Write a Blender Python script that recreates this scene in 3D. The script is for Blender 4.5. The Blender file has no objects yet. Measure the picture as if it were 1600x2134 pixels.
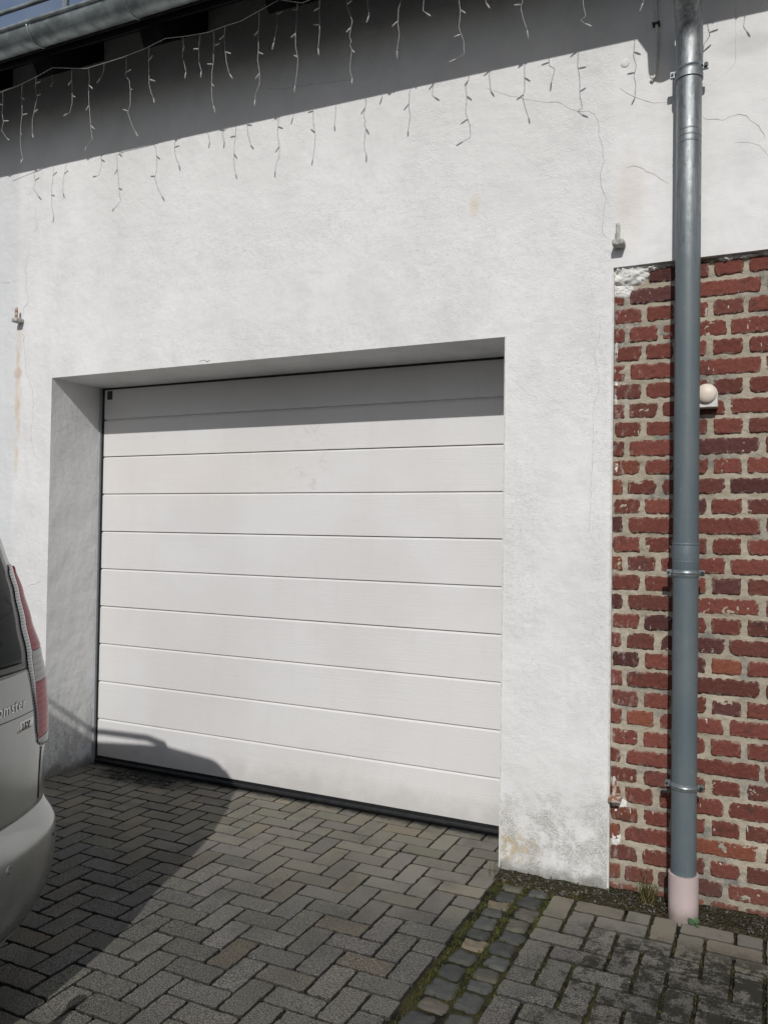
import bpy, math, random
from mathutils import Vector, Matrix, noise
random.seed(7)
C = bpy.context.scene.collection
SC = bpy.context.scene
PI = math.pi
# ------------------------------------------------------------------ camera
CAM = Vector((3.8997, -3.534, 1.526))
YAW, PIT, ROL, FPX = 0.4434, 0.0198, 0.0146, 1691.09
F = Vector((-math.sin(YAW)*math.cos(PIT), math.cos(YAW)*math.cos(PIT), math.sin(PIT)))
r_ = Vector((math.cos(YAW), math.sin(YAW), 0)); u_ = r_.cross(F)
Rt = math.cos(ROL)*r_ + math.sin(ROL)*u_; Up = -math.sin(ROL)*r_ + math.cos(ROL)*u_
cd = bpy.data.cameras.new('camera'); cam = bpy.data.objects.new('camera', cd); C.objects.link(cam)
M = Matrix(((Rt.x, Up.x, -F.x, CAM.x), (Rt.y, Up.y, -F.y, CAM.y), (Rt.z, Up.z, -F.z, CAM.z), (0, 0, 0, 1)))
cam.matrix_world = M
cd.sensor_fit = 'VERTICAL'; cd.sensor_height = 36; cd.lens = FPX/2134*36; cd.clip_end = 2000; cd.clip_start = .05
SC.camera = cam
# ------------------------------------------------------------------ light
SUNV = Vector((-.245, 1, -.732)).normalized()          # travel direction of the sunlight
el = math.asin(-SUNV.z); az = math.atan2(-SUNV.x, -SUNV.y)
w = bpy.data.worlds.new('World'); SC.world = w; w.use_nodes = True
nt = w.node_tree; sky = nt.nodes.new('ShaderNodeTexSky'); sky.sky_type = 'NISHITA'; sky.sun_disc = False
sky.sun_elevation = el; sky.sun_rotation = az; sky.air_density = 1.0; sky.dust_density = 2.2
bg = nt.nodes['Background']
tcw = nt.nodes.new('ShaderNodeTexCoord'); nz = nt.nodes.new('ShaderNodeTexNoise'); nz.inputs['Scale'].default_value = 3.2; nz.inputs['Detail'].default_value = 7
nt.links.new(tcw.outputs['Generated'], nz.inputs['Vector'])
rg = nt.nodes.new('ShaderNodeMapRange'); rg.inputs[1].default_value = .40; rg.inputs[2].default_value = .60; nt.links.new(nz.outputs['Fac'], rg.inputs[0])
mx = nt.nodes.new('ShaderNodeMix'); mx.data_type = 'RGBA'; nt.links.new(rg.outputs[0], mx.inputs[0]); nt.links.new(sky.outputs[0], mx.inputs[6]); mx.inputs[7].default_value = (2.9, 3.3, 4.2, 1)
nt.links.new(mx.outputs[2], bg.inputs[0]); bg.inputs[1].default_value = .095
sl = bpy.data.lights.new('sun', 'SUN'); sl.energy = 3.6; sl.angle = math.radians(.53); sl.color = (1, .975, .945)
so = bpy.data.objects.new('sun', sl); C.objects.link(so)
so.rotation_euler = SUNV.to_track_quat('-Z', 'Y').to_euler(); so.location = (2, -8, 8)
SC.view_settings.view_transform = 'Standard'; SC.view_settings.look = 'None'
SC.view_settings.exposure = -.30; SC.view_settings.gamma = 1.0

# ------------------------------------------------------------------ helpers
class MB:
    def __init__(s): s.v = []; s.f = []; s.c = []; s.m = []
    def add(s, vs, fs, col=None, mi=0):
        b = len(s.v); s.v += [tuple(p) for p in vs]; s.f += [tuple(b+i for i in f) for f in fs]
        s.c += [col or (1, 1, 1)]*len(vs); s.m += [mi]*len(fs); return s
    def box(s, a, b, col=None, mi=0):
        x0, y0, z0 = a; x1, y1, z1 = b
        s.add([(x0,y0,z0),(x1,y0,z0),(x1,y1,z0),(x0,y1,z0),(x0,y0,z1),(x1,y0,z1),(x1,y1,z1),(x0,y1,z1)],
              [(0,3,2,1),(4,5,6,7),(0,1,5,4),(1,2,6,5),(2,3,7,6),(3,0,4,7)], col, mi); return s
    def tube(s, pts, r, n=8, cap=True, col=None, mi=0):
        pts = [Vector(p) for p in pts]; rr = r if isinstance(r, (list, tuple)) else [r]*len(pts)
        b = len(s.v); prev = None; vs = []
        for i, p in enumerate(pts):
            d = (pts[min(i+1, len(pts)-1)]-pts[max(i-1, 0)]).normalized()
            if prev is None:
                a = d.orthogonal().normalized()
            else:
                a = (prev-d*prev.dot(d)); a = a.normalized() if a.length > 1e-6 else d.orthogonal().normalized()
            prev = a; bb = d.cross(a)
            for k in range(n):
                t = 2*PI*k/n; vs.append(p+(a*math.cos(t)+bb*math.sin(t))*rr[i])
        fs = []
        for i in range(len(pts)-1):
            for k in range(n):
                fs.append((i*n+k, i*n+(k+1) % n, (i+1)*n+(k+1) % n, (i+1)*n+k))
        if cap:
            fs.append(tuple(range(n-1, -1, -1))); fs.append(tuple((len(pts)-1)*n+k for k in range(n)))
        s.add(vs, fs, col, mi); return s
    def grid(s, P, nu, nv, col=None, flip=False, mi=0, closed=False):
        vs = [P(i, j) for j in range(nv+1) for i in range(nu+1)]; fs = []
        for j in range(nv):
            for i in range(nu):
                q = (j*(nu+1)+i, j*(nu+1)+i+1, (j+1)*(nu+1)+i+1, (j+1)*(nu+1)+i)
                fs.append(q[::-1] if flip else q)
        s.add(vs, fs, col, mi); return s
    def build(s, name, mat, parent=None, smooth=False, bevel=0, loc=None, auto=None):
        me = bpy.data.meshes.new(name); me.from_pydata(s.v, [], s.f); me.update()
        mats = mat if isinstance(mat, (list, tuple)) else [mat]
        for m in mats: me.materials.append(m)
        if len(mats) > 1: me.polygons.foreach_set('material_index', s.m)
        at = me.color_attributes.new('tone', 'FLOAT_COLOR', 'POINT')
        flat = []
        for c in s.c: flat += [c[0], c[1], c[2], 1]
        at.data.foreach_set('color', flat)
        if smooth or auto: me.polygons.foreach_set('use_smooth', [True]*len(me.polygons))
        if auto: me.set_sharp_from_angle(angle=math.radians(auto))
        me.validate()
        o = bpy.data.objects.new(name, me); C.objects.link(o)
        if parent: o.parent = parent
        if parent and loc is None:
            o.matrix_parent_inverse = parent.matrix_basis.inverted()
        if bevel:
            b = o.modifiers.new('bevel', 'BEVEL'); b.width = bevel; b.segments = 2; b.limit_method = 'ANGLE'
        return o

def tag(o, label=None, cat=None, group=None, kind=None):
    if label: o['label'] = label
    if cat: o['category'] = cat
    if group: o['group'] = group
    if kind: o['kind'] = kind
    return o
def empty(name, loc, label=None, cat=None, group=None):
    o = bpy.data.objects.new(name, None); C.objects.link(o); o.location = loc; o.empty_display_size = .1
    return tag(o, label, cat, group)

class NM:
    """small node-material writer"""
    def __init__(s, name, rough=.8, metal=0, spec=.3):
        s.m = bpy.data.materials.new(name); s.m.use_nodes = True; s.t = s.m.node_tree
        s.b = s.t.nodes['Principled BSDF']
        s.b.inputs['Roughness'].default_value = rough; s.b.inputs['Metallic'].default_value = metal
        s.b.inputs['Specular IOR Level'].default_value = spec
        s.tc = s.t.nodes.new('ShaderNodeTexCoord'); s.pos = s.tc.outputs['Object']
    def L(s, a, b): s.t.links.new(a, b)
    def mapv(s, scale=(1, 1, 1), loc=(0, 0, 0), src=None):
        n = s.t.nodes.new('ShaderNodeMapping'); n.inputs['Scale'].default_value = scale; n.inputs['Location'].default_value = loc
        s.L(src or s.pos, n.inputs[0]); return n.outputs[0]
    def noise(s, scale, detail=4, rough=.55, vec=None, dist=0):
        n = s.t.nodes.new('ShaderNodeTexNoise'); n.inputs['Scale'].default_value = scale; n.inputs['Detail'].default_value = detail
        n.inputs['Roughness'].default_value = rough; n.inputs['Distortion'].default_value = dist
        s.L(vec or s.pos, n.inputs['Vector']); return n.outputs['Fac']
    def vor(s, scale, feature='F1', vec=None, out='Distance'):
        n = s.t.nodes.new('ShaderNodeTexVoronoi'); n.inputs['Scale'].default_value = scale; n.feature = feature
        s.L(vec or s.pos, n.inputs['Vector']); return n.outputs[out]
    def ramp(s, fac, a, b, lo=0, hi=1):
        n = s.t.nodes.new('ShaderNodeMapRange'); n.inputs[1].default_value = a; n.inputs[2].default_value = b
        n.inputs[3].default_value = lo; n.inputs[4].default_value = hi; n.interpolation_type = 'SMOOTHSTEP'
        s.L(fac, n.inputs[0]); return n.outputs[0]
    def math(s, op, a, b=None, c=None):
        n = s.t.nodes.new('ShaderNodeMath'); n.operation = op
        for i, x in enumerate((a, b, c)):
            if x is None: continue
            if isinstance(x, (int, float)): n.inputs[i].default_value = x
            else: s.L(x, n.inputs[i])
        return n.outputs[0]
    def mix(s, f, a, b, mode='MIX'):
        n = s.t.nodes.new('ShaderNodeMix'); n.data_type = 'RGBA'; n.blend_type = mode
        if isinstance(f, (int, float)): n.inputs[0].default_value = f
        else: s.L(f, n.inputs[0])
        for i, x in ((6, a), (7, b)):
            if isinstance(x, tuple): n.inputs[i].default_value = (x[0], x[1], x[2], 1)
            else: s.L(x, n.inputs[i])
        return n.outputs[2]
    def sep(s, src=None):
        n = s.t.nodes.new('ShaderNodeSeparateXYZ'); s.L(src or s.pos, n.inputs[0]); return n.outputs
    def attr(s):
        n = s.t.nodes.new('ShaderNodeAttribute'); n.attribute_name = 'tone'; return n.outputs['Color']
    def color(s, c):
        if isinstance(c, tuple): s.b.inputs['Base Color'].default_value = (c[0], c[1], c[2], 1)
        else: s.L(c, s.b.inputs['Base Color'])
        return s
    def rough(s, f): s.L(f, s.b.inputs['Roughness']); return s
    def bump(s, h, strength=.5, dist=.01, prev=None):
        n = s.t.nodes.new('ShaderNodeBump'); n.inputs['Strength'].default_value = strength; n.inputs['Distance'].default_value = dist
        s.L(h, n.inputs['Height'])
        if prev: s.L(prev, n.inputs['Normal'])
        s.L(n.outputs[0], s.b.inputs['Normal']); return n.outputs[0]
    def blob(s, x, z, rx, rz, soft=1.0, axis='xz', jag=.35, jscale=9):
        """1 inside an irregular ellipse centred on x,z, 0 outside"""
        o = s.sep(); a = o[0]; b = o[2] if axis == 'xz' else o[1]
        dx = s.math('DIVIDE', s.math('SUBTRACT', a, x), rx); dz = s.math('DIVIDE', s.math('SUBTRACT', b, z), rz)
        d = s.math('SQRT', s.math('ADD', s.math('MULTIPLY', dx, dx), s.math('MULTIPLY', dz, dz)))
        d = s.math('ADD', d, s.math('MULTIPLY', s.math('SUBTRACT', s.noise(jscale, 5, .65), .5), jag*2))
        return s.ramp(d, 1+soft*.5, 1-soft*.5)

def simple(name, col, rough=.6, metal=0, spec=.4, var=.12, vs=30, bump=0, bs=120):
    m = NM(name, rough, metal, spec)
    n = m.noise(vs, 4)
    m.color(m.mix(m.ramp(n, .3, .7), tuple(c*(1-var) for c in col), tuple(min(1, c*(1+var)) for c in col)))
    if bump: m.bump(m.noise(bs, 3), bump, .003)
    return m.m

# ------------------------------------------------------------------ dimensions
W, D, H = 2.8182, .4057, 2.4            # garage opening width, recess depth, height
PX = 3.291                              # right edge of the rendered pilaster
ZP = 2.655                              # lower edge of the plaster above the bricks
XL, XR, ZT = -5.0, 7.0, 4.37

# ------------------------------------------------------------------ materials
def mat_plaster():
    m = NM('white_masonry_paint', .88, 0, .2)
    x, y, z = m.sep()
    big = m.noise(1.3, 5, .6); mid = m.noise(7, 5, .6)
    c = m.mix(m.ramp(big, .35, .65), (.715, .715, .705), (.775, .775, .768))
    c = m.mix(m.ramp(mid, .45, .75, 0, .5), c, (.67, .675, .665))
    c = m.mix(m.ramp(m.noise(2.6, 6, .7, vec=m.mapv((1, 1, .55))), .48, .68, 0, .45), c, (.60, .61, .60))
    c = m.mix(m.ramp(m.noise(16, 4, .6, vec=m.mapv((1, 1, .18))), .58, .75, 0, .22), c, (.56, .56, .54))
    # fine grey specks where dirt sits in the pits of the render
    pits = m.ramp(m.noise(210, 3, .7), .60, .72)
    vein = m.ramp(m.noise(52, 6, .8), .50, .66)
    dirtzone = m.math('MAXIMUM', m.blob(2.9, 1.45, .10, .55, 1.2), m.blob(3.26, 1.2, .07, 1.3, 1.2))
    for a in ((2.92, .95, .09, .3, 1.2), (2.0, 2.47, .3, .10, 1.3), (1.2, 2.50, .45, .1, 1.2), (2.6, 2.75, .5, .3, 1.4), (3.25, 2.35, .12, .5, 1.2),
              (1.0, 3.0, 1.0, .25, 1.5), (1.9, 3.05, .9, .2, 1.5)):
        dirtzone = m.math('MAXIMUM', dirtzone, m.math('MULTIPLY', m.blob(*a), .8))
    c = m.mix(m.math('MULTIPLY', pits, m.math('ADD', m.math('MULTIPLY', dirtzone, .75), .16)), c, (.24, .245, .235))
    c = m.mix(m.math('MULTIPLY', m.math('MULTIPLY', vein, dirtzone), .42), c, (.40, .41, .39))
    # splash zone at the foot of the wall
    foot = m.ramp(m.math('ADD', z, m.math('MULTIPLY', m.noise(6, 5, .65), -.55)), .24, -.10)
    patch = m.ramp(m.noise(9, 7, .75), .40, .58)
    fine = m.ramp(m.noise(150, 6, .85), .47, .56)
    g = m.math('MULTIPLY', foot, m.math('MULTIPLY', patch, m.math('ADD', m.math('MULTIPLY', fine, .72), .22)))
    c = m.mix(g, c, (.25, .24, .205))
    ochre = m.math('MULTIPLY', m.blob(2.87, .12, .12, .06, 1.2), m.ramp(m.noise(30, 4), .4, .6))
    c = m.mix(m.math('MULTIPLY', ochre, .55), c, (.45, .34, .14))
    low = m.ramp(m.math('ADD', z, m.math('MULTIPLY', m.noise(14, 5, .7), -.13)), .02, -.055)
    c = m.mix(m.math('MULTIPLY', low, .8), c, (.17, .17, .14))
    mould = m.math('MULTIPLY', m.math('MULTIPLY', m.blob(.05, .26, .4, .17, 1.3, jag=.8, jscale=8), m.ramp(y, .30, .16)), m.ramp(m.noise(70, 7, .85), .50, .62))
    c = m.mix(m.math('MULTIPLY', mould, .7), c, (.16, .17, .145))
    # rust run below the left gate pin, patched older paint to its left
    rust = m.math('MULTIPLY', m.blob(-.285, 2.30, .028, .42, .9, jag=.2), m.ramp(m.noise(13, 4, .7, vec=m.mapv((1, 1, .35))), .35, .7))
    c = m.mix(m.math('MULTIPLY', rust, .75), c, (.58, .43, .26))
    c = m.mix(m.math('MULTIPLY', m.blob(-.29, 2.45, .035, .035, .8), .5), c, (.50, .30, .20))
    c = m.mix(m.math('MULTIPLY', m.ramp(x, -.28, -.34), .5), c, (.60, .625, .64))
    c = m.mix(m.math('MULTIPLY', m.blob(2.66, 3.02, .02, .05, 1), .5), c, (.66, .56, .42))
    c = m.mix(m.math('MULTIPLY', m.blob(3.35, 2.95, .06, .16, 1.3), .35), c, (.66, .56, .50))
    c = m.mix(m.math('MULTIPLY', m.blob(3.8, 3.5, .10, .05, .8), .5), c, (.52, .53, .51))
    # shade under the eaves put into the wall colour, deepening towards the top
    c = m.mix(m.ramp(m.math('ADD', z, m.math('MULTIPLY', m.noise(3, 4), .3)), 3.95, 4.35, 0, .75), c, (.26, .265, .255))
    m.color(c)
    # texture: trowelled grain, smoother to the right of the old edge
    sm = m.ramp(x, 3.26, 3.32, 1, .3)
    grain = m.noise(125, 4, .7); lump = m.noise(30, 4, .6, dist=.5); wave = m.noise(3.5, 3)
    h = m.math('ADD', m.math('MULTIPLY', m.math('MULTIPLY', grain, sm), .55), m.math('MULTIPLY', m.math('MULTIPLY', lump, sm), .55))
    zone = m.math('ADD', m.math('MULTIPLY', m.ramp(m.noise(1.7, 5, .65), .36, .66), .9), .30)
    scr = m.noise(20, 5, .7, vec=m.mapv((1, 1, 3.2)), dist=1.2)
    h = m.math('ADD', m.math('MULTIPLY', h, zone), m.math('MULTIPLY', m.ramp(scr, .50, .80), .10))
    b1 = m.bump(wave, .35, .05)
    m.bump(h, .62, .010, b1)
    return m.m
M_PL = mat_plaster()

def mat_door():
    m = NM('door_foil', .42, 0, .4)
    x, y, z = m.sep()
    c = m.mix(m.ramp(m.noise(1.4, 3), .35, .65), (.655, .645, .635), (.70, .695, .69))
    c = m.mix(m.math('MULTIPLY', m.blob(.7, 1.85, .6, .14, 1.6), .30), c, (.70, .64, .55))
    # wiped smear where the dirt was touched
    sm = m.math('MULTIPLY', m.blob(1.57, 1.90, .13, .20, 1.2, jag=.5, jscale=9), m.ramp(m.noise(13, 5, .6, dist=1.6), .54, .62))
    c = m.mix(m.math('MULTIPLY', sm, .42), c, (.50, .48, .44))
    sp = m.math('MULTIPLY', m.ramp(m.vor(24, vec=m.mapv((1, 1, .7))), .05, .02), m.ramp(z, .30, .05))
    c = m.mix(m.math('MULTIPLY', sp, .7), c, (.2, .2, .19))
    st = m.noise(60, 4, .6, vec=m.mapv((.06, 1, 6)))
    c = m.mix(m.ramp(st, .45, .8, 0, .16), c, (.55, .54, .53))
    c = m.mix(m.ramp(m.noise(5, 5, .7, vec=m.mapv((2.5, 1, .4))), .5, .8, 0, .22), c, (.55, .53, .50))
    c = m.mix(m.ramp(m.math('ADD', z, m.math('MULTIPLY', m.noise(9, 4), -.2)), .1, -.06, 0, .5), c, (.42, .41, .38))
    m.color(c); m.bump(st, .5, .0022); m.rough(m.ramp(m.noise(8, 3), .3, .7, .38, .52))
    return m.m
M_DOOR = mat_door()

def mat_brick():
    m = NM('old_red_brick', .92, 0, .15)
    a = m.attr(); x, y, z = m.sep()
    c = m.mix(.0, a, a)
    c = m.mix(m.ramp(m.noise(34, 5, .65), .48, .76, 0, .55), c, (.085, .034, .026))
    c = m.mix(m.ramp(m.noise(60, 4, .7), .55, .8, 0, .45), c, (.34, .13, .085))
    c = m.mix(m.ramp(m.noise(8, 5, .7), .56, .74, 0, .8), c, (.045, .035, .033))
    soot = m.math('MULTIPLY', m.noise(17, 5, .7), 1)
    c = m.mix(m.math('MULTIPLY', m.ramp(x, 3.46, 3.30), m.ramp(m.noise(26, 5, .75, vec=m.mapv((1.8, 1, .6))), .53, .70, 0, .62)), c, (.46, .44, .42))
    drip = m.math('MULTIPLY', m.ramp(m.noise(55, 2, .5, vec=m.mapv((1, 1, .22))), .72, .755), .7)
    c = m.mix(drip, c, (.70, .68, .64))
    dust = m.ramp(m.noise(230, 2, .5), .70, .76, 0, .6)
    c = m.mix(dust, c, (.5, .46, .42))
    c = m.mix(m.ramp(z, .25, -.02, 0, .3), c, (.18, .11, .08))
    m.color(c)
    m.bump(m.math('ADD', m.noise(70, 5, .7), m.math('MULTIPLY', m.noise(300, 2), .3)), .9, .006)
    return m.m
M_BRICK = mat_brick()

def mat_mortar():
    m = NM('lime_mortar', .95, 0, .1)
    x, y, z = m.sep()
    c = m.mix(m.ramp(m.noise(6, 5, .6), .35, .65), (.35, .31, .24), (.43, .385, .305))
    c = m.mix(m.math('MULTIPLY', m.ramp(m.noise(3.2, 4, .6), .50, .62), m.ramp(m.noise(22, 5, .7), .42, .6, .3, 1)), c, (.20, .20, .185))
    c = m.mix(m.ramp(m.noise(45, 5, .75), .60, .72, 0, .6), c, (.12, .115, .10))
    c = m.mix(m.math('MULTIPLY', m.ramp(x, 3.44, 3.30), m.ramp(m.noise(20, 5, .7, vec=m.mapv((1.8, 1, .6))), .5, .66, 0, .7)), c, (.50, .49, .46))
    c = m.mix(m.ramp(z, .12, .0, 0, .55), c, (.17, .16, .13))
    m.color(c); m.bump(m.math('ADD', m.noise(40, 6, .7), m.math('MULTIPLY', m.noise(160, 3), .4)), .8, .006)
    return m.m
M_MORTAR = mat_mortar()

def mat_paver():
    m = NM('weathered_concrete_paver', .9, 0, .2)
    a = m.attr(); x, y, z = m.sep()
    # cement skin survives near the building, further out the grit shows
    k = m.ramp(m.math('ADD', y, m.math('MULTIPLY', m.noise(2.2, 4), .5)), -.55, .12)
    g1 = m.ramp(m.noise(210, 3, .75), .40, .60)
    g2 = m.ramp(m.vor(260, out='Distance'), .2, .5)
    grit = m.mix(g1, (.030, .030, .026), (.185, .178, .158))
    grit = m.mix(m.ramp(m.noise(300, 1, .5), .62, .70, 0, .9), grit, (.38, .37, .34))
    skin = m.mix(m.ramp(m.noise(180, 3, .6), .3, .7), (.165, .154, .127), (.205, .193, .160))
    c = m.mix(k, grit, skin)
    c = m.mix(1.0, c, a, 'MULTIPLY')
    c = m.mix(m.ramp(m.noise(4, 5, .65), .45, .72, 0, .45), c, (.06, .06, .055))
    # moss and black algae, strongest to the right of the sett gutter
    right = m.ramp(x, 3.05, 3.35)
    away = m.math('MULTIPLY', right, m.ramp(y, -.22, -.42))
    moss = m.math('MULTIPLY', away, m.ramp(m.math('ADD', m.noise(11, 8, .85), m.ramp(x, 3.3, 3.75, 0, .045)), .49, .56))
    c = m.mix(m.math('MULTIPLY', moss, .88), c, (.018, .018, .012))
    oil = m.math('MULTIPLY', m.blob(.50, .30, .33, .13, 1.0, 'xy', .55, 11), m.ramp(m.noise(30, 6, .8), .34, .50))
    c = m.mix(m.math('MULTIPLY', oil, .97), c, (.012, .013, .012))
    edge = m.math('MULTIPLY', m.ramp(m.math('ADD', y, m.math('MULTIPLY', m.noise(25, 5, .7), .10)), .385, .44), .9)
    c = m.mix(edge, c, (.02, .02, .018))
    m.color(c)
    h = m.math('ADD', m.math('MULTIPLY', m.noise(330, 2, .6), m.math('ADD', m.math('MULTIPLY', k, -.7), 1)), m.math('MULTIPLY', m.noise(60, 3), .5))
    m.bump(h, .8, .003)
    return m.m
M_PAVER = mat_paver()

def mat_sett():
    m = NM('blue_basalt_sett', .85, 0, .2)
    a = m.attr()
    c = m.mix(m.ramp(m.noise(25, 4, .6), .35, .7), a, m.mix(1.0, a, (1.35, 1.3, 1.2), 'MULTIPLY'))
    c = m.mix(m.ramp(m.noise(48, 5, .7), .64, .74, 0, .6), c, (.24, .24, .21))
    c = m.mix(m.ramp(m.noise(20, 5, .7), .60, .75, 0, .5), c, (.07, .085, .035))
    m.color(c); m.bump(m.noise(70, 4), .6, .004)
    return m.m
M_SETT = mat_sett()

def mat_joint():
    m = NM('joint_sand', .97, 0, .1)
    x, y, z = m.sep()
    c = m.mix(m.ramp(m.noise(60, 4, .7), .35, .65), (.010, .010, .008), (.03, .027, .02))
    c = m.mix(m.math('MULTIPLY', m.ramp(m.noise(9, 5), .38, .6), m.ramp(x, 2.6, 2.9)), c, (.062, .058, .026))
    m.color(c); m.bump(m.noise(120, 4, .7), 1, .01)
    return m.m
M_JOINT = mat_joint()

def mat_strip():
    m = NM('gravelly_soil', .97, 0, .1)
    g = m.vor(95, out='Color'); gs = m.sep(g)
    c = m.mix(m.ramp(gs[0], .2, .9), (.04, .036, .026), (.12, .112, .09))
    c = m.mix(m.ramp(m.noise(20, 6, .75), .36, .52, 0, .92), c, (.042, .036, .020))
    c = m.mix(m.ramp(m.noise(12, 5, .7), .55, .66, 0, .7), c, (.05, .055, .018))
    m.color(c); m.bump(m.math('ADD', m.vor(95), m.noise(50, 4)), 1, .012)
    return m.m
M_STRIP = mat_strip()

def mat_pipe():
    m = NM('zinc_downpipe', .4, 0, .5)
    x, y, z = m.sep()
    t = m.ramp(m.math('ADD', z, m.math('MULTIPLY', m.noise(5, 5, .7), .5)), 2.75, 3.35)
    zinc = m.mix(m.ramp(m.noise(16, 5, .7, vec=m.mapv((3, 3, .35))), .35, .7), (.22, .24, .25), (.40, .415, .415))
    zinc = m.mix(m.ramp(m.noise(34, 6, .85, vec=m.mapv((1.5, 1.5, .6))), .52, .66, 0, .75), zinc, (.10, .115, .12))
    paint = m.mix(m.ramp(m.noise(3, 5, .6), .35, .7), (.098, .128, .142), (.125, .150, .158))
    paint = m.mix(m.ramp(m.noise(9, 6, .75, vec=m.mapv((2.5, 2.5, .3))), .48, .72, 0, .35), paint, (.17, .19, .19))
    paint = m.mix(m.ramp(m.noise(170, 2), .72, .76, 0, .6), paint, (.4, .42, .42))
    paint = m.mix(m.ramp(m.noise(75, 4, .7, vec=m.mapv((1, 1, .4))), .66, .72, 0, .5), paint, (.3, .32, .32))
    m.color(m.mix(t, paint, zinc))
    m.L(m.math('MULTIPLY', t, .85), m.b.inputs['Metallic'])
    m.rough(m.math('ADD', m.math('MULTIPLY', m.noise(30, 4), .25), m.math('ADD', m.math('MULTIPLY', t, .06), .36)))
    m.bump(m.noise(6, 3), .15, .01)
    return m.m
M_PIPE = mat_pipe()
M_ZINC = simple('weathered_zinc', (.27, .30, .30), .5, .55, .5, .3, 14, .1, 40)
M_CLAMP = simple('galvanised_clamp', (.24, .27, .28), .42, .6, .5, .2, 60)
M_DARKMET = simple('dark_screw', (.05, .05, .05), .5, .7)
def mat_pink():
    m = NM('pink_grey_plastic', .5, 0, .35); x, y, z = m.sep()
    c = m.mix(m.ramp(m.noise(6, 4), .35, .65), (.48, .395, .385), (.52, .43, .42))
    c = m.mix(m.ramp(m.math('ADD', z, m.math('MULTIPLY', m.noise(28, 5, .7), -.06)), .045, -.03, 0, .75), c, (.16, .135, .11))
    c = m.mix(m.ramp(m.noise(60, 5, .8), .62, .72, 0, .4), c, (.3, .25, .23)); m.color(c); return m.m
M_PINK = mat_pink()
M_RUBBER = simple('black_rubber', (.012, .013, .014), .55, 0, .4, .3, 30)
M_FRAME = simple('grey_door_frame', (.33, .345, .36), .5, 0, .4, .08)
M_TIMBER = simple('dark_stained_timber', (.007, .0065, .006), .8, 0, .2, .4, 20, .5, 60)
M_TILE = simple('roof_tile', (.05, .045, .045), .7, 0, .3, .3, 12)
M_CREAM = simple('cream_plastic', (.70, .62, .53), .45, 0, .4, .04, 20)
M_WHITE = simple('white_paint_metal', (.62, .62, .59), .6, 0, .3, .12, 40)
M_CRACK = simple('crack_shadow', (.30, .295, .28), .95, 0, .05, .3, 60)
M_PATCH = simple('broken_plaster', (.69, .685, .66), .95, 0, .1, .14, 40, 1.0, 90)
M_STREET = simple('asphalt', (.05, .05, .05), .9, 0, .2, .2, 40, .5, 200)
M_BLADE = simple('weed_leaf', (.075, .085, .03), .7, 0, .2, .5, 14)
M_DRY = simple('dry_stalk', (.26, .20, .11), .8, 0, .2, .3, 30)
M_LEAF = simple('dandelion_leaf', (.05, .10, .04), .6, 0, .3, .3, 40)
M_STONE = simple('grit_stone', (.105, .10, .088), .9, 0, .2, .5, 30)
def mat_iron():
    m = NM('rusty_painted_iron', .85, 0, .25)
    c = m.mix(m.ramp(m.noise(45, 5, .7), .42, .58), (.52, .50, .45), (.26, .11, .055))
    m.color(c); m.bump(m.noise(90, 4), .8, .004); return m.m
M_IRON = mat_iron()
M_IRONP = simple('painted_iron', (.42, .42, .39), .9, 0, .2, .3, 50, .8, 90)
def mat_bulb():
    m = NM('clear_led_cap', .25, 0, .5); m.color((.62, .62, .58)); m.b.inputs['Transmission Weight'].default_value = .5
    return m.m
M_BULB = mat_bulb()
M_WIRE = simple('clear_white_wire', (.34, .34, .31), .4, 0, .5, .1)

# ------------------------------------------------------------------ ground
def structure(mb, name, mat, **k): return tag(mb.build(name, mat, **k), kind='structure')
g = MB(); s_ = 400
g.add([(-s_, -s_, -.06), (s_, -s_, -.06), (s_, s_, -.06), (-s_, s_, -.06)], [(0, 1, 2, 3)])
structure(g, 'ground', M_STREET)
g = MB(); g.grid(lambda i, j: (-6+i*.25, -7+j*.2, -.013), 56, 37); structure(g, 'joint_bed', M_JOINT)

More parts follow.
